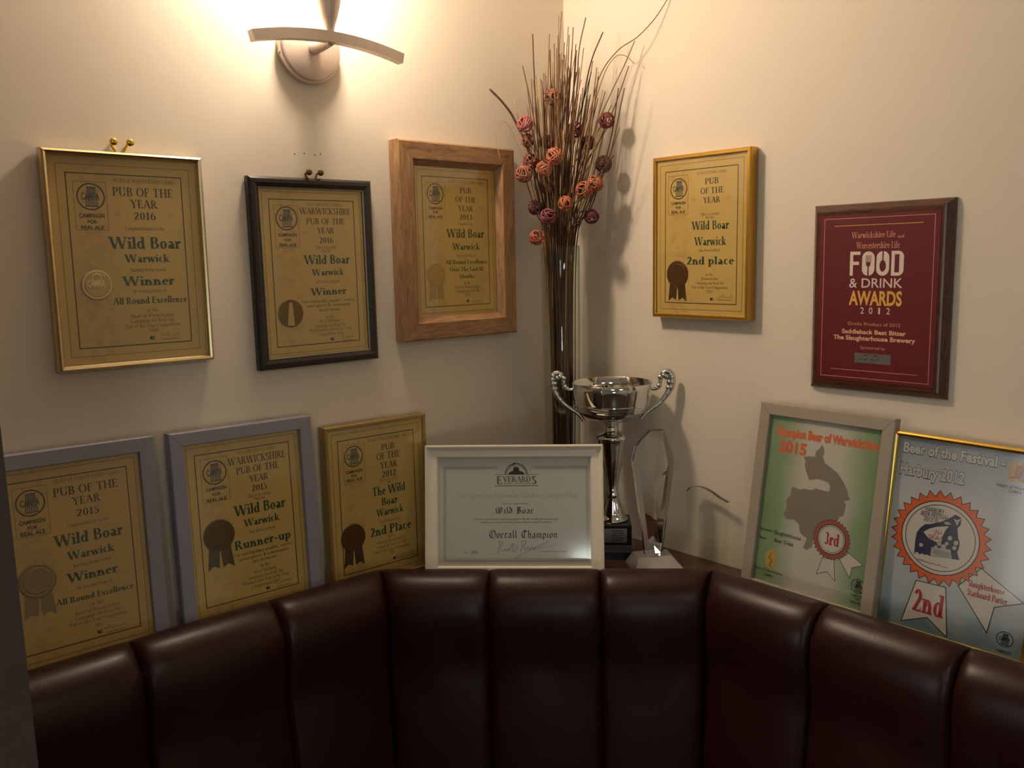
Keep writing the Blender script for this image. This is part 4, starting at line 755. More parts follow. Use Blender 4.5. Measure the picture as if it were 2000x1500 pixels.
def fest_front(pr, mb, H):
    p = SPEC['poly']; k = M['ink_k']
    for q in p['rib10']: pr.poly(q, M['ribbon'], 2e-5); pr.line(q, 1.3, k, 6e-5, True)
    x, y, r0, r1, r2 = p['ros10']; n = 30
    pts = pr.star(x, y, r0, r0 * .87, n, M['rosette10'], 1e-4); pr.line(pts, 1.0, k, 1.5e-4, True)
    pr.disc(x, y, r1, M['ribbon'], 48, 1, 1.8e-4); pr.ring(x, y, r1 - .6, r1 + .8, k, 48, lift=2.3e-4); pr.ring(x, y, r2 - .5, r2 + .6, k, 48, lift=2.3e-4)
    pr.poly(p['night10'], M['night'], 2.2e-4); pr.poly(p['sail10'], M['ribbon'], 2.7e-4); pr.line(p['sail10'], .6, k, 3.2e-4, True); pr.poly(p['boat10'], M['boat'], 2.7e-4)
    for q in p['birds10'] + p['blob10']: pr.poly(q, M['boat'], 3.2e-4)
    for q in p['waves10']: pr.poly(q, M['ribbon'], 3.6e-4)
    a, b = Vector(p['boat10'][0]), Vector(p['boat10'][2])
    for i in range(5): t = .18 + .16 * i; pr.line([(a.x + 2 + 2 * i % 3, a.y + (b.y - a.y) * t), (b.x - 3, a.y + (b.y - a.y) * t - 1.5)], .5, M['night'], 3.9e-4)
    for (txt, st, c, x0, x1, yy, cap) in SPEC['text']['10']:
        x1c = x1
        if txt.startswith(('Beer of', 'Harbury 2')):
            pr.text(txt, st, M['ink_t'], x0 - .6, x1 + .6, yy - .5, cap * 1.03, 0, .035); pr.text(txt, st, M['ink_h'], x0, x1, yy, cap, 5e-5)
        elif txt.startswith('Official'):    # an unreadable handwritten line under the cartoon
            rr = random.Random(5); n = 26; pr.line([(x0 + (x1 - x0) * i / n, yy + cap * (.15 + .55 * rr.random() * (1 if i % 2 else .2)) - i * .05) for i in range(n + 1)], .7, M['ink_n'], 4.5e-4)
        else: pr.text(txt, st, M['ink_' + c], x0, x1c, yy, cap, 4.5e-4)
    e = p['em10']; pr.poly([(e[0], e[3]), (e[2], e[3]), (e[2], e[1]), (e[0], e[1])], M['emblem'], 1e-5); cx, cy = (e[0] + e[2]) / 2, (e[1] + e[3]) / 2
    pr.disc(cx + 4, cy, 13, M['emblem2'], 7, 1.1, 3e-5); pr.line([(e[0] + 3, e[3] + 5), (cx - 3, cy - 7), (cx + 2, cy + 4), (e[0] + 8, e[1] - 4)], 1.2, M['ink_m'], 6e-5)
    cx, cy, cr = p['cam10']; pr.tankard(cx, cy, cr, k, k)
M['map'] = plain('print_map_grey', (150, 138, 126), 0.5)
M['ribbon'] = plain('print_white', (222, 212, 204), 0.5)
M['rosette9'] = plain('print_dull_red', (176, 96, 82), 0.5)
M['rosette10'] = plain('print_orange', (232, 104, 48), 0.5)
M['emblem'] = plain('print_gold', (206, 166, 88), 0.5, var=0.25, vscale=300)
M['emblem2'] = plain('print_brown', (170, 106, 56), 0.5)
M['night'] = plain('print_navy', (44, 48, 82), 0.5, var=0.4, vscale=200)
M['boat'] = plain('print_pale_grey', (196, 188, 180), 0.5)
GREEN = ramp_paper('green_poster', 'X', [(0.0, (134, 160, 120)), (0.16, (148, 172, 134)), (0.36, (214, 208, 198)), (0.68, (214, 208, 198)), (0.9, (148, 172, 134)), (1.0, (136, 164, 122))], (-.1, .1), 0.22, 9)
BLUE = ramp_paper('pale_blue_poster', 'Y', [(0.0, (108, 138, 146)), (0.13, (176, 188, 198)), (0.4, (206, 206, 210)), (0.7, (204, 206, 212)), (1.0, (150, 160, 178))], (-.146, .146), 0.22, 16)
WHITEP = plain('white_paper', (228, 226, 224), 0.5)

def thin_prof(rail, depth, sz): return [(0, 0), (0, depth - .002), (.0015, depth), (rail - .001, depth), (rail, depth - .001), (rail, sz)]
A4 = (.210, .297)
framed('1', 'champagne metal framed Pub of the Year 2016 Winner certificate hanging below a brass hook', (-.9245, -.0105, .0083), (0, 0, -.55), 1.0, A4, (.207, .294), .0095,
       [(0, 0), (0, .011), (.0012, .0155), (.004, .018), (.0068, .0165), (.0088, .013), (.0095, .0085)], (M['champagne'],) * 2, .008, PAPER, front=cert_front('1'))
r2 = framed('2', 'black framed Warwickshire Pub of the Year 2016 certificate on the wall', (-.6071, .0145, -.0182), (0, 0, -.1), .9825, A4, (.1965, .283), .0195,
       [(0, 0), (0, .011), (.004, .0145), (.010, .0150), (.0165, .0120), (.0170, .0120), (.0195, .0112), (.0195, .0085)], (M['blackframe'],) * 2, .008, PAPER, front=cert_front('2'))
mb = MB(); rails(mb, .1965 + .039, .283 + .039, [(.0170, .0122), (.0174, .0130), (.0194, .0122), (.0194, .0086)], (M['liner'],) * 2); e = mb.build('inner_lip', r2, r2.matrix_world.copy()); e['label'] = 'thin grey gold inner lip'
framed('3', 'wide oak framed Pub of the Year 2013 certificate hanging nearest the corner', (-.2936, .0132, .0321), (0, 0, -.4), .9795, A4, (.198, .285), .0445,
       [(0, 0), (0, .026), (.003, .029), (.033, .029), (.0345, .027), (.0445, .0165), (.0445, .0145)], (M['oak_h'], M['oak_v']), .014, PAPER, front=cert_front('3'))
framed('4', 'deep gold framed certificate reading 2nd place, hanging alone on the right wall', (-.0105, -.3607, .0294), (-90, 0, -.2), .9935, A4, (.204, .291), .0075,
       thin_prof(.0075, .022, .0175), (M['gold'],) * 2, .017, PAPER, front=cert_front('4'))
framed('5', 'wide grey framed Pub of the Year 2015 Winner certificate leaning beside the partition', (-1.0411, -.0146, -.4206), (.2, 3.3, -.9), .992, A4, (.200, .287), .0225,
       thin_prof(.0225, .018, .0105), (M['greyframe'],) * 2, .010, PAPER, True, front=cert_front('5'))
framed('6', 'grey framed certificate reading Runner-up, leaning on the left wall', (-.7769, -.0194, -.4182), (.1, 3.2, -.95), .994, A4, (.200, .287), .0215,
       thin_prof(.0215, .020, .0105), (M['greyframe'],) * 2, .010, PAPER, True, front=cert_front('6'))
framed('7', 'thin gold framed Pub of the Year 2012 certificate leaning beside the white frame', (-.5163, -.0100, -.4342), (-.8, .9, -.6), .9885, A4, (.204, .291), .007,
       thin_prof(.007, .021, .0165), (M['palegold'],) * 2, .016, PAPER, True, front=cert_front('7'))
r8 = framed('8', 'white framed landscape certificate reading Overall Champion, standing in the corner', (-.3312, -.1805, -.4684), (-44.2, 11.25, -.4), 1.0, (.297, .210), (.2835, .2005), .0238,
       [(0, 0), (0, .0225), (.0012, .024), (.0035, .024), (.0042, .0215), (.010, .0165), (.0215, .0165), (.0238, .0125), (.0238, .0085)], (M['whiteframe'],) * 2, .008, WHITEP, True, front=champ_front)
framed('9', 'grey framed green poster with a county map and a small red 3rd rosette', (-.0737, -.6417, -.4227), (-91.2, 9.66, -.17), 1.017, (.207, .294), (.200, .287), .0205,
       thin_prof(.0205, .016, .0085), (M['warmgreyframe'],) * 2, .008, GREEN, True, front=beer_front)
framed('10', 'bright gold framed pale blue poster with a big orange rosette marked 2nd', (-.0582, -.8618, -.4378), (-87.2, 7.9, -1.5), 1.012, A4, (.202, .289), .0085,
       [(0, 0), (0, .010), (.0012, .0135), (.004, .0155), (.007, .0135), (.0085, .011), (.0085, .0085)], (M['goldbright'],) * 2, .008, BLUE, True, front=fest_front)
# easel strut behind the white frame
mb = MB(); mb.box(-.022, .02, -.0035, .022, .16, 0, M['card'])
mw8 = r8.matrix_world.copy(); st = mb.build('easel_strut', r8, mw8 @ Matrix.Translation((0, 0, -.001)) @ Matrix.Rotation(math.radians(0), 4, 'X'))

# red faced plaque
u, v, nn = axes(math.radians(-90), 0, math.radians(0)); PW, PH = .226, .304; P = Vector((0, -.6945, -.0808)); P = CAMP + (P - CAMP) * .9875
o = P - v * PH / 2; o.x = -.0005
mw = Matrix(((u.x, v.x, nn.x, o.x), (u.y, v.y, nn.y, o.y), (u.z, v.z, nn.z, o.z + Z0), (0, 0, 0, 1)))
r = thing('award_plaque', 'dark wooden wall plaque with a red face reading Food and Drink Awards 2012', 'plaque', None, mw)
mb = MB(); rails(mb, PW, PH, [(0, 0), (0, .004), (.002, .0075), (.009, .0148), (.012, .0152), (.06, .0152)], (M['plaque_h'], M['plaque_v']), 0)
mb.box(-PW / 2 + .05, .05, .001, PW / 2 - .05, PH - .05, .0150, M['plaque_v']); mb.build('board', r, mw)
mb = MB(); sw, sh = .1935, .2685; mb.box(-sw / 2, PH / 2 - sh / 2, .0153, sw / 2, PH / 2 + sh / 2, .0160, M['redface']); pr = Print(mb, 0, PH / 2, .01612)
q = SPEC['poly']['pP']; b = q['b']; pr.rect(-88.6, -128.6, 88.6, 128.6, .9, M['ink_p'])
pr.line([(-71, 117), (71, 117)], .9, M['ink_G']); pr.line([(-71, -116.3), (71, -116.3)], .9, M['ink_p'])
for (txt, stl, c, x0, x1, y, cap) in SPEC['text']['P']:
    if txt == '2012':
        for i, ch in enumerate('2012'): xx = x0 + (x1 - x0) * i / 3.35; pr.text(ch, 'S', M['ink_W'], xx + (1.2 if ch == '1' else 0), xx + (6 if ch != '1' else 4), y, cap)
    else: pr.text(txt, stl, M['ink_' + c], x0, x1, y, cap, 2e-5)
fx0, fx1, fy, fh = q['food']; W_ = M['ink_W']; tk = 5.2
def bar(x0, y0, x1, y1, mt=W_, lift=2e-5): pr.poly([(x0, y0), (x1, y0), (x1, y1), (x0, y1)], mt, lift)
def pill(cx, w, mt, y0, y1, lift, n=12):
    r_ = w / 2; pts = [(cx + r_ * math.cos(math.pi * i / n), y1 - r_ + r_ * math.sin(math.pi * i / n)) for i in range(n + 1)] + [(cx - r_ * math.cos(math.pi * i / n), y0 + r_ - r_ * math.sin(math.pi * i / n)) for i in range(n + 1)]
    pr.poly(pts, mt, lift)
bar(fx0, fy, fx0 + tk, fy + fh); bar(fx0, fy + fh - tk, fx0 + 17, fy + fh); bar(fx0, fy + fh * .45, fx0 + 15, fy + fh * .45 + tk)
o1, o2 = fx0 + 30.5, fx0 + 54.0
for oc in (o1, o2): pill(oc, 20.5, W_, fy, fy + fh, 2e-5)
rd = M['redface']
for i in range(4): bar(o1 - 4.2 + i * 2.5, fy + fh * .55, o1 - 3.1 + i * 2.5, fy + fh * .84, rd, 6e-5)
pr.poly([(o1 - 4.2, fy + fh * .56), (o1 - 3.2, fy + fh * .42), (o1 - 1, fy + fh * .36), (o1 + 1, fy + fh * .36), (o1 + 3.2, fy + fh * .42), (o1 + 4.2, fy + fh * .56)], rd, 6e-5); bar(o1 - 1.1, fy - .2, o1 + 1.1, fy + fh * .38, rd, 6e-5)
pr.disc(o2, fy + fh * .40, 5.2, rd, 20, 1.75, 6e-5); bar(o2 - 1.1, fy + fh * .6, o2 + 1.1, fy + fh + .2, rd, 6e-5)
dx = fx0 + 67.5; bar(dx, fy, dx + tk, fy + fh)
for (ri, ro, mt, lf) in ((0, 15.5, W_, 2e-5),):
    rr_ = 9.0; pts = [(dx + 10.5 + rr_ * math.cos(a), fy + fh - rr_ + rr_ * math.sin(a)) for a in [math.pi / 2 - math.pi / 2 * i / 8 for i in range(9)]] + [(dx + 10.5 + rr_ * math.cos(a), fy + rr_ + rr_ * math.sin(a)) for a in [-math.pi / 2 * i / 8 for i in range(9)]]
    pr.poly(([(dx, fy), (dx, fy + fh)] + pts)[::-1], W_, 2.5e-5); bar(dx + tk, fy + tk, dx + 12.5, fy + fh - tk, rd, 6e-5)
mb.build('face_plate', r, mw)
mb = MB(); pc = Print(mb, 0, PH / 2, .0164); mb.box(-.0302, PH / 2 - .1035, .01615, .0292, PH / 2 - .0875, .0164, M['plate']); pc.z = .01652
for x0, y0, x1, y1 in ((-22, -98, -18, -96), (-15, -98.5, -9, -97), (-3, -97, 2, -98), (6, -97, 10, -95.5), (-14, -91, -8, -90.5), (2, -90.8, 8, -90.2)): pc.line([(x0, y0), (x1, y1)], 1.0, M['ink'])
e = mb.build('sponsor_label', r, mw); e['label'] = 'small grey sponsor label'

# ------------------------------------------------------------------ picture hooks
def hook(x, z, label, mat, s=1.0):
    mw = Matrix.Translation((x, -.0005, Z0 + z)); h = thing('picture_hook', label, 'picture hook', 'picture hooks above the frames', mw)
    for sx in (-1, 1):
        mb = MB(); mb.tube([(sx * .0115 * s, 0, 0), (sx * .0115 * s, -.006, .002), (sx * .0115 * s, -.012, .004)], .0013, 8, mat)
        mb.lathe([(.0001, .0), (.0050 * s, 0), (.0055 * s, .0015), (.0055 * s, .004), (.0048 * s, .0055), (.0001, .0055)], 14, mat)
        mb2 = MB(); hd = Matrix.Translation((sx * .0115 * s, -.0125, .0025)) @ Matrix.Rotation(math.radians(95), 4, 'X')
        mb2.v = [tuple(hd @ Vector(p)) for p in mb.v[-(6 * 14):]]; mb2.f = [tuple(k - (len(mb.v) - 84) for k in f) for f in mb.f if min(f) >= len(mb.v) - 84]; mb2.m = [0] * len(mb2.f); mb2.s = [True] * len(mb2.f); mb2.mats = [mat]
        mb2.tube([(sx * .0115 * s, -.0008, .001), (sx * .0115 * s, -.0125, .004)], .0013, 8, mat)
        mb2.build('nail', h, mw)
    mb = MB(); mb.tube(spline([(-.0115 * s, -.0015, .001), (-.0095 * s, -.002, -.0035 * s), (-.0030 * s, -.0025, -.0135 * s), (.0030 * s, -.0025, -.0135 * s), (.0095 * s, -.002, -.0035 * s), (.0115 * s, -.0015, .001)], 5), .0017, 8, mat)
    mb.build('strap', h, mw)
hook(-.9255, .1765, 'shiny brass double picture hook above the champagne metal frame', M['brass'])
hook(-.6155, .1475, 'small dull picture hook just above the black frame', M['oldbrass'], .95)

# ------------------------------------------------------------------ wall lamp
LX = -.609
mw = Matrix.Translation((LX, 0, Z0 + .352))
lamp = thing('wall_lamp', 'brushed steel wall lamp with round backplate and curved crossbar', 'wall lamp', None, mw)
mb = MB(); mb.lathe([(.0001, .0), (.056, 0), (.056, .012), (.054, .0155), (.050, .0175), (.030, .021), (.012, .024), (.0001, .0245)], 48, M['steel'])
mb.v = [(x, -z - .0005, y) for x, y, z in mb.v]; mb.build('backplate', lamp, mw)
mb = MB(); mb.sphere((-.0545, -.009, -.012), .0028, M['chrome'], 10, 6); mb.build('screw', lamp, mw)
BY = -.092
mb = MB(); mb.tube([(0.001, -.018, -.002), (0, -.030, -.003), (-.002, -.050, -.0045), (-.005, -.070, -.0055), (-.0075, BY + .002, -.0060), (-.008, BY - .003, -.0060)], [.0115, .0098, .0087, .0078, .0068, .0060], 18, M['steel']); mb.build('arm', lamp, mw)
mb = MB(); K = 22; vs = []
for i in range(K + 1):
    t = -1 + 2 * i / K; x = -.008 + t * .1345; z = -.016 + .0165 * (1 - t * t); tz = -.0165 * 2 * t / .1345; l = math.hypot(1, tz); nx, nz = -tz / l, 1 / l
    for dy, dz in ((-.0075, -.008), (.0075, -.008), (.0075, .008), (-.0075, .008)): vs.append((x + nx * dz, BY + dy, z + nz * dz))
fs = [(i * 4 + k, i * 4 + (k + 1) % 4, (i + 1) * 4 + (k + 1) % 4, (i + 1) * 4 + k) for i in range(K) for k in range(4)] + [(0, 1, 2, 3)[::-1], (K * 4, K * 4 + 1, K * 4 + 2, K * 4 + 3)]
mb.add(vs, fs, M['steel']); mb.build('crossbar', lamp, mw)
CX, CZ = -.008, .006
mb = MB(); mb.lathe([(.0001, 0), (.0066, 0), (.0072, .003), (.0068, .006), (.0082, .012), (.0125, .024), (.0175, .042), (.021, .060), (.0235, .082), (.025, .100), (.0235, .101), (.0215, .099), (.0205, .09), (.0001, .088)], 32, M['steel'], (CX, BY, CZ)); mb.build('cup', lamp, mw)
mb = MB(); mb.lathe([(.0225, .0), (.034, .025), (.048, .06), (.060, .10), (.070, .14), (.0685, .1405), (.0585, .101), (.0465, .061), (.0325, .026), (.0205, .002)], 40, M['shade'], (CX, BY, CZ + .098)); mb.build('glass_shade', lamp, mw)
mb = MB(); mb.lathe([(.0001, 0), (.006, 0), (.0075, .012), (.014, .028), (.0165, .044), (.012, .058), (.0001, .064)], 20, M['bulb'], (CX, BY - .0, CZ + .170))
mb.build('bulb', lamp, mw)

# ------------------------------------------------------------------ vase of twigs and rattan balls
VX, VY = -.110, -.089; VZ = shelf_z(VX, VY); VH = .616
mb = MB(); mb.lathe([(.0001, 0), (.0325, 0), (.0345, .003), (.0355, .02), (.0365, .2), (.0385, .42), (.0405, VH - .002), (.0398, VH), (.0388, VH - .002), (.0367, .42), (.0347, .2), (.0335, .02), (.031, .014), (.0001, .013)], 40, M['vase'])
mw = Matrix.Translation((VX, VY, VZ + .0004)); vo = mb.build('glass_vase', None, mw)
thing('glass_vase', 'tall clear glass cylinder vase filled with brown twigs in the corner', 'vase', obj=vo)
LAT = Vector((.7472, -.6646, 0)); DEP = Vector((.6646, .7472, 0)); C0 = Vector((VX, VY, 0))
def clamp_wall(p, m=.008):
    return Vector((min(p.x, -m), min(p.y, -m), p.z))
rnd = random.Random(11)
def disc_pt(r):
    a = rnd.uniform(0, 2 * math.pi); q = r * math.sqrt(rnd.random()); return q * math.cos(a), q * math.sin(a)
def loc3(s, z, d): return C0 + LAT * s + DEP * d + Vector((0, 0, z))
TW = [plain('twig_brown', (112, 76, 46), 0.7, var=.25, vscale=60), plain('twig_dark', (82, 52, 32), 0.7, var=.25, vscale=60), plain('twig_straw', (168, 136, 92), 0.65, var=.2, vscale=60), plain('twig_tan', (136, 98, 62), 0.7, var=.25, vscale=60)]
zr = VZ + VH
def stem_pts(tip, b, rim, bend=0.0):
    """from the vase foot through the vase mouth to the tip: (lateral, height, depth) triples"""
    p0 = (b[0], VZ + .017, b[1]); p1 = (rim[0], zr, rim[1])
    up = tip[1] - zr
    mid = (rim[0] + (tip[0] - rim[0]) * (.42 - bend), zr + up * .5, rim[1] + (tip[2] - rim[1]) * .45)
    return [loc3(*p) for p in ((p0[0], p0[1], p0[2]), ((p0[0] + p1[0]) / 2, (p0[1] + zr) / 2, (p0[2] + p1[2]) / 2), p1, mid, tip)]
def make_twig(name, label, cat, pts, r0, r1, mat, group):
    sp = [clamp_wall(p, r0 + .003) for p in spline(pts, 5)]; k = len(sp)
    base = Vector((sp[0].x, sp[0].y, sp[0].z)); mb = MB()
    mb.tube([p - base for p in sp], [r0 + (r1 - r0) * i / (k - 1) for i in range(k)], 5, mat)
    o = mb.build(name, None, Matrix.Translation(base)); thing(name, label, cat, group, obj=o); return o
TG = 'dried twigs in the glass vase'
for i in range(134):
    b = disc_pt(.024); rim = disc_pt(.033)
    s = rim[0] * 2.1 + rnd.gauss(.016, .026); d = rim[1] * 1.4 + rnd.gauss(-.012, .018)
    h = .275 + .13 * (1 - min(1, abs(s - .012) / .10)) * rnd.uniform(.5, 1.15) + rnd.uniform(-.07, .03)
    if i % 5 == 0: h *= rnd.uniform(.55, .85)
    tip = (s, zr + h, d); m = TW[rnd.choice([0, 0, 1, 1, 3, 3, 2])]
    make_twig('dried_twig', 'thin brown dried twig standing in the dense middle of the vase bunch', 'twig', stem_pts(tip, b, rim, rnd.uniform(-.32, .32)), rnd.uniform(.0010, .0017), rnd.uniform(.0006, .0011), m, TG)
def special(label, pts_px, r0, r1, mat, rim=(0, 0), d_tip=-.03):
    """pts: (lateral, height above the vase mouth) of the visible curve, leaning forward steadily"""
    n = len(pts_px); P = [loc3(rim[0] * .5, VZ + .017, rim[1] * .5), loc3(rim[0], zr, rim[1])] + [loc3(s, zr + h, rim[1] + (d_tip - rim[1]) * (k + 1) / n) for k, (s, h) in enumerate([(a * .95 + .006, c * .925) for a, c in pts_px])]
    make_twig('dried_twig', label, 'twig', P, r0, r1, mat, TG)
special('thick dark twig pointing out to the left above the oak frame', [(-.06, .17), (-.095, .262), (-.118, .298), (-.146, .327)], .0024, .0022, TW[1], (-.025, -.01), -.045)
special('long fine stem arching far out to the upper right', [(.05, .22), (.075, .34), (.112, .395), (.152, .420), (.185, .452), (.211, .490)], .0012, .0009, TW[3], (.02, -.015), -.075)
special('fine twig slanting up to the right, second from the outside', [(.06, .21), (.095, .30), (.130, .372), (.150, .418)], .0012, .0009, TW[3], (.02, 0), -.035)
special('short stem drooping over to the right near the top', [(.05, .22), (.085, .345), (.110, .388), (.130, .390), (.148, .372)], .0011, .0008, TW[2], (.015, .0), -.04)
special('straight brown twig rising steeply at the right edge', [(.055, .16), (.085, .235), (.110, .29), (.138, .368)], .0014, .0010, TW[0], (.025, -.005), -.035)
special('dark twig leaning right beside the single high rattan ball', [(.06, .08), (.085, .16), (.105, .24), (.117, .325)], .0015, .0011, TW[1], (.028, -.01), -.03)
special('tall twig bent over at its tip, highest of the bunch', [(.02, .20), (.033, .33), (.038, .405), (.052, .468)], .0014, .0011, TW[0], (.008, -.01), -.03)
special('tallest straight twig standing against the wall corner', [(-.004, .2), (-.002, .34), (.000, .42), (.006, .492)], .0011, .0009, TW[3], (0, .01), .01)
special('thick twig curving right at its tip near the top', [(.03, .19), (.045, .30), (.062, .38), (.086, .437)], .0017, .0012, TW[1], (.014, -.012), -.035)
special('straight twig leaning out at the left of the bunch', [(-.035, .15), (-.052, .24), (-.066, .32), (-.078, .375)], .0014, .0011, TW[0], (-.02, -.005), -.03)
special('tall straight dark twig at the left of the bunch', [(-.045, .15), (-.052, .28), (-.055, .38), (-.056, .438)], .0016, .0012, TW[1], (-.018, -.012), -.03)
special('fine grass loop hanging over toward the oak frame', [(-.05, .10), (-.085, .20), (-.115, .262), (-.135, .235), (-.128, .180)], .0008, .0006, TW[2], (-.022, -.01), -.04)
BALLS = [ # px x, px y, radius mm, rgb, forward mm, label
 (1023, 254, 15, (196, 96, 92), -30, 'pink rattan ball at the upper left of the bunch'), (1029, 283, 13, (176, 92, 74), -12, 'reddish rattan ball tucked just under the pink one at upper left'),
 (1078, 201, 15, (186, 120, 92), -10, 'pale rattan ball set highest of all, near the bunch middle'), (1123, 264, 15, (178, 84, 74), -30, 'red rattan ball near the centre, level with the pink ones'),
 (1151, 287, 14, (122, 56, 52), -5, 'dark red rattan ball right of centre behind the twigs'), (1185, 250, 15, (150, 62, 58), -42, 'crimson rattan ball alone at the upper right'),
 (1068, 285, 13, (138, 72, 66), 0, 'dull red rattan ball half hidden behind twigs left of centre'), (1035, 323, 15, (158, 72, 62), -10, 'dark red rattan ball above the orange one at far left'),
 (1081, 319, 16, (206, 116, 82), -48, 'bright orange rattan ball left of centre, upper of an adjoining pair'), (1060, 341, 15, (198, 112, 78), -46, 'bright orange rattan ball left of centre, lower of an adjoining pair'),
 (1020, 350, 16, (178, 100, 72), -40, 'orange brown rattan ball farthest to the left'), (1069, 377, 12, (112, 54, 50), -10, 'small dark rattan ball deep inside the bunch'),
 (1180, 332, 16, (112, 56, 46), -30, 'dark brown rattan ball farthest to the right'), (1140, 383, 16, (204, 106, 66), -55, 'orange rattan ball right of centre, left one of a touching pair'),
 (1163, 371, 15, (208, 112, 70), -48, 'orange rattan ball right of centre, right one of a touching pair'), (1102, 410, 14, (198, 104, 62), -55, 'orange rattan ball low in the middle of the bunch'),
 (1044, 413, 14, (112, 52, 56), -12, 'dark plum rattan ball low on the left'), (1068, 433, 15, (148, 66, 78), -40, 'purple rattan ball low on the left of centre'),
 (1157, 434, 14, (134, 48, 68), -30, 'magenta rattan ball low on the right'), (1045, 473, 14, (186, 92, 66), -38, 'orange rattan ball lowest of all, beside the vase mouth')]
def rattan(r, mat, seed):
    rr = random.Random(seed); mb = MB()
    for k in range(13):
        ax = Vector((rr.gauss(0, 1), rr.gauss(0, 1), rr.gauss(0, 1))).normalized(); a = ax.orthogonal().normalized(); b = ax.cross(a); off = rr.uniform(-.35, .35); q = math.sqrt(1 - off * off); ph = rr.uniform(0, 6)
        mb.tube([(a * math.cos(t) * q + b * math.sin(t) * q + ax * (off + .08 * math.sin(3 * t + ph))) * r for t in [2 * math.pi * j / 18 for j in range(18)]], r * .085, 5, mat, closed=True)
    return mb
for i, (px, py, rm, rgb, fwd, lab) in enumerate(BALLS):
    s = (px - 1094) / 994.0 + (491 - py) * .000017; z = zr + (491 - py) * .00100; d = fwd / 1000.0 + (.016 if px > 1110 else -.006); r = rm / 1000.0; k = 1 + d / 1.77; s *= k
    c = clamp_wall(loc3(s, z, d), r + .004); rgb = [v * .80 + sum(rgb) / 3 * .14 for v in rgb]; mt = plain('rattan', rgb, 0.55, var=.15, vscale=90)
    root_b = Vector((c.x, c.y, c.z)); rim = (max(-.033, min(.033, s * .38)), max(-.033, min(.033, d * .5)))
    t = thing('rattan_ball_pick', lab, 'rattan ball', 'rattan balls on stems in the vase', Matrix.Translation(root_b))
    mb = rattan(r, mt, i + 40); mb.build('ball', t, Matrix.Translation(root_b))
    b = (rim[0] * .6, rim[1] * .6); p0 = loc3(b[0], VZ + .017, b[1]); p1 = loc3(rim[0], zr, rim[1]); mid = p1.lerp(c, .5) + Vector((0, 0, .0)); mid = p1.lerp(mid, .9)
    pts = spline([p0, (p0 + p1) / 2, p1, mid, c], 4) if z > zr + .10 else spline([p0, (p0 + p1) / 2, p1, p1.lerp(c, .5) + Vector((0, 0, .025)), c], 4)
    mb = MB(); mb.tube([p - root_b for p in pts], .0011, 5, TW[1]); mb.build('stem', t, Matrix.Translation(root_b))

# ------------------------------------------------------------------ silver cup
TX, TY = -.104, -.2215; TZ = shelf_z(TX, TY) + .0003
lat = LAT; RZ = TZ + .3490
mw = Matrix.Translation((TX, TY, TZ)) @ Matrix.Rotation(math.atan2(lat.y, lat.x) + math.radians(-4), 4, 'Z')
cup = thing('trophy_cup', 'tall silver trophy cup with two scroll handles on a black plinth', 'trophy', None, mw)
h = .3490
mb = MB(); pf = [(.0001, -.074), (.030, -.072), (.048, -.066), (.062, -.057), (.0705, -.045), (.0738, -.033), (.0762, -.018), (.0776, 0), (.0784, .0006), (.0790, 0), (.0784, -.012), (.0772, -.024), (.0758, -.034), (.0748, -.0385)]
for rk, zc in ((.0740, -.0425), (.0715, -.0482), (.0684, -.0536)): pf += [(rk + .0004, zc + .0020), (rk + .0012, zc), (rk - .0012, zc - .0021)]
pf += [(.0640, -.0595), (.0570, -.0655), (.0470, -.0710), (.034, -.0755), (.020, -.0782), (.0001, -.0785)]
mb.lathe([(r, h + z) for r, z in pf], 72, M['chrome']); mb.build('bowl', cup, mw)
mb = MB(); mb.lathe([(r, h + z) for r, z in [(.0001, -.0775), (.0185, -.0778), (.019, -.0795), (.0165, -.0815), (.0125, -.083), (.0118, -.090), (.0128, -.097), (.0165, -.0995), (.0245, -.103), (.0305, -.1075), (.0318, -.1115), (.0295, -.1145), (.0285, -.117), (.0272, -.124), (.0235, -.143), (.0190, -.165), (.0142, -.189), (.0110, -.206), (.0104, -.222), (.0128, -.2255), (.0132, -.228), (.0112, -.2315), (.0118, -.235), (.0165, -.246), (.0215, -.262), (.0245, -.271), (.0300, -.2745), (.0305, -.279), (.0001, -.2792)]], 48, M['chrome']); mb.build('stem', cup, mw)
HP = [(.0770, -.014), (.0865, -.0135), (.0930, -.009), (.0950, .004), (.0990, .0155), (.1070, .020), (.1145, .0155), (.1172, .005), (.1150, -.010), (.1060, -.0270), (.0940, -.0420), (.0800, -.0530), (.0680, -.0610), (.0600, -.0700), (.0560, -.0760)]
for sgn in (-1, 1):
    mb = MB(); sp = spline([(sgn * x, 0, h + z) for x, z in HP], 5); k = len(sp)
    mb.tube(sp, [(.0038 + .0034 * math.exp(-((i / k - .5) / .16) ** 2)) * (1 + .07 * math.sin(i * 1.9)) for i in range(k)], 10, M['chrome_rough'])
    for x, z, r in ((.101, .0120, .0062), (.0945, .0085, .0056), (.0915, -.008, .0052), (.087, -.0118, .0044), (.1065, .0095, .0060), (.1125, -.0015, .0066), (.1105, -.012, .0056)): mb.sphere((sgn * x, 0, h + z), r, M['chrome_rough'], 10, 6)
    mb.tube(spline([(sgn * .0685, 0, h - .0600), (sgn * .0650, 0, h - .0625), (sgn * .0625, 0, h - .0660)], 4), .0028, 8, M['chrome_rough'])
    mb.build('handle', cup, mw)
mb = MB(); ph = h - .2792
def sq(a, z): return [(-a, -a, z), (a, -a, z), (a, a, z), (-a, a, z)]
lv = [(.043, 0), (.043, .016), (.0415, .018), (.0395, .021), (.037, .025), (.0355, .028), (.0355, ph - .002), (.034, ph)]; vs = []
for a, z in lv: vs += sq(a, z)
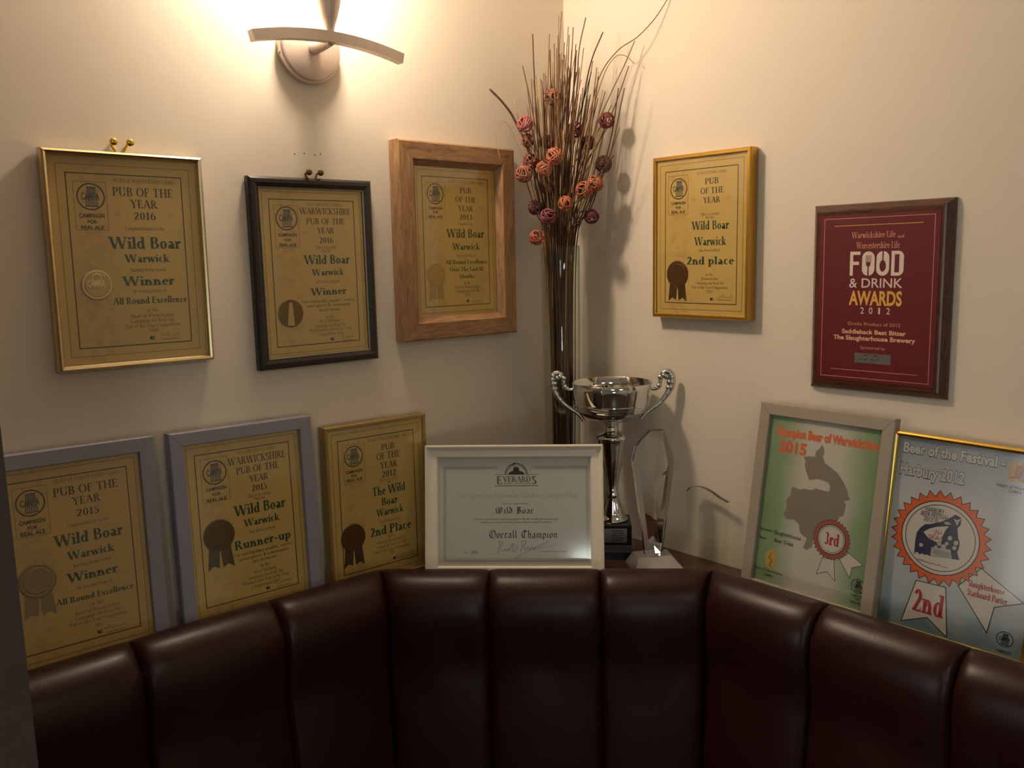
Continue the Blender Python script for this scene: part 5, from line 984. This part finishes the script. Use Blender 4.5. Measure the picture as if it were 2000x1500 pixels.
mb.add(vs, [(i * 4 + k, i * 4 + (k + 1) % 4, (i + 1) * 4 + (k + 1) % 4, (i + 1) * 4 + k) for i in range(len(lv) - 1) for k in range(4)] + [(3, 2, 1, 0), tuple(range(len(vs) - 4, len(vs)))], M['black']); mb.build('plinth', cup, mw)
mb = MB(); mb.box(-.022, -.0366, .034, .026, -.0355, .062, M['plate'])
for k in range(5): mb.box(-.002 if k % 2 else -.005, -.0369, .0375 + k * .0048, .021 if k % 2 else .018, -.0366, .0392 + k * .0048, M['ink'])
e = mb.build('name_plate', cup, mw)

# ------------------------------------------------------------------ crystal awards
KX, KY = -.107, -.328; KZ = shelf_z(KX, KY) + .0003
mw = Matrix.Translation((KX, KY, KZ)) @ Matrix.Rotation(math.atan2(lat.y, lat.x) + math.radians(8), 4, 'Z')
aw = thing('crystal_award', 'clear faceted crystal award tapering down to a sloped glass base', 'glass award', None, mw)
mb = MB(); bt = .024
vs = [(-.047, -.038, 0), (.047, -.038, 0), (.047, .030, 0), (-.047, .030, 0), (-.047, -.038, .004), (.047, -.038, .006), (.047, .030, .006), (-.047, .030, .004), (-.034, -.014, bt), (.030, -.014, bt), (.034, .024, bt), (-.034, .024, bt)]
mb.add(vs, [(3, 2, 1, 0), (0, 1, 5, 4), (1, 2, 6, 5), (2, 3, 7, 6), (3, 0, 4, 7), (4, 5, 9, 8), (5, 6, 10, 9), (6, 7, 11, 10), (7, 4, 8, 11), (8, 9, 10, 11)], M['frosted']); mb.build('base', aw, mw)
OUT = [(-.0165, 0), (.0165, 0), (.0405, .185), (.0200, .2425), (-.0065, .2425), (-.0335, .214), (-.0405, .186)]
INN = [(-.0105, .001), (.0100, .001), (.0260, .174), (.0140, .230), (-.0055, .232), (-.0265, .206), (-.0320, .183)]
mb = MB(); n = 7; yb, yf = .010, -.004
vs = [(x, yb, bt + .0004 + z) for x, z in OUT] + [(x, yf, bt + .0004 + z) for x, z in OUT] + [(x, yf - .009, bt + .0004 + z) for x, z in INN] + [(-.005, yf - .012, bt + .142), (-.003, yf - .0095, bt + .0014)]
fs = [tuple(range(n)), ] + [(i, n + i, n + (i + 1) % n, (i + 1) % n) for i in range(n)] + [(n + i, 2 * n + i, 2 * n + (i + 1) % n, n + (i + 1) % n) for i in range(n)]
a = 2 * n; rp, rb = 3 * n, 3 * n + 1
fs += [(a, rb, rp), (a, rp, a + 6), (a + 6, rp, a + 5), (a + 5, rp, a + 4), (a + 4, rp, a + 3), (a + 3, rp, a + 2), (a + 2, rp, a + 1), (a + 1, rp, rb), (n, n + 1, a + 1, rb, a)]
mb.add(vs, [f[::-1] for f in fs], M['crystal']); mb.build('blade', aw, mw)
mb = MB(); mb.box(-.0012, -.0150, bt - .0065, .0058, -.0146, bt - .0005, M['ink_o']); e = mb.build('sticker', aw, mw); e['label'] = 'tiny orange sticker'

WX = -.020
mb = MB(); top = spline([(-.345, .138, 0), (-.353, .147, 0), (-.366, .1515, 0), (-.384, .1515, 0), (-.402, .147, 0), (-.422, .1385, 0), (-.440, .1335, 0)], 4)
pts = [(-.436, 0), (-.351, 0)] + [(p[0], p[1]) for p in top]; wz = shelf_z(WX, -.39) + .0003
n = len(pts); mb.add([(WX - .009, y, wz + z) for y, z in pts] + [(WX, y, wz + z) for y, z in pts], [tuple(range(n)), tuple(range(n, 2 * n))[::-1]], M['wave'])
mb.add([(WX - .009, y, wz + z) for y, z in pts] + [(WX, y, wz + z) for y, z in pts], [(i, n + i, n + i + 1, i + 1) for i in range(2, n - 1)], M['wave_edge'])
mb.add([(WX - .009, y, wz + z) for y, z in pts] + [(WX, y, wz + z) for y, z in pts], [(0, n, n + 1, 1), (1, n + 1, n + 2, 2), (n - 1, 2 * n - 1, n, 0)], M['wave'])
bo = mb.build('glass_plaque'); thing('glass_plaque', 'clear glass plaque with a wavy top edge standing against the right wall', 'glass award', obj=bo)
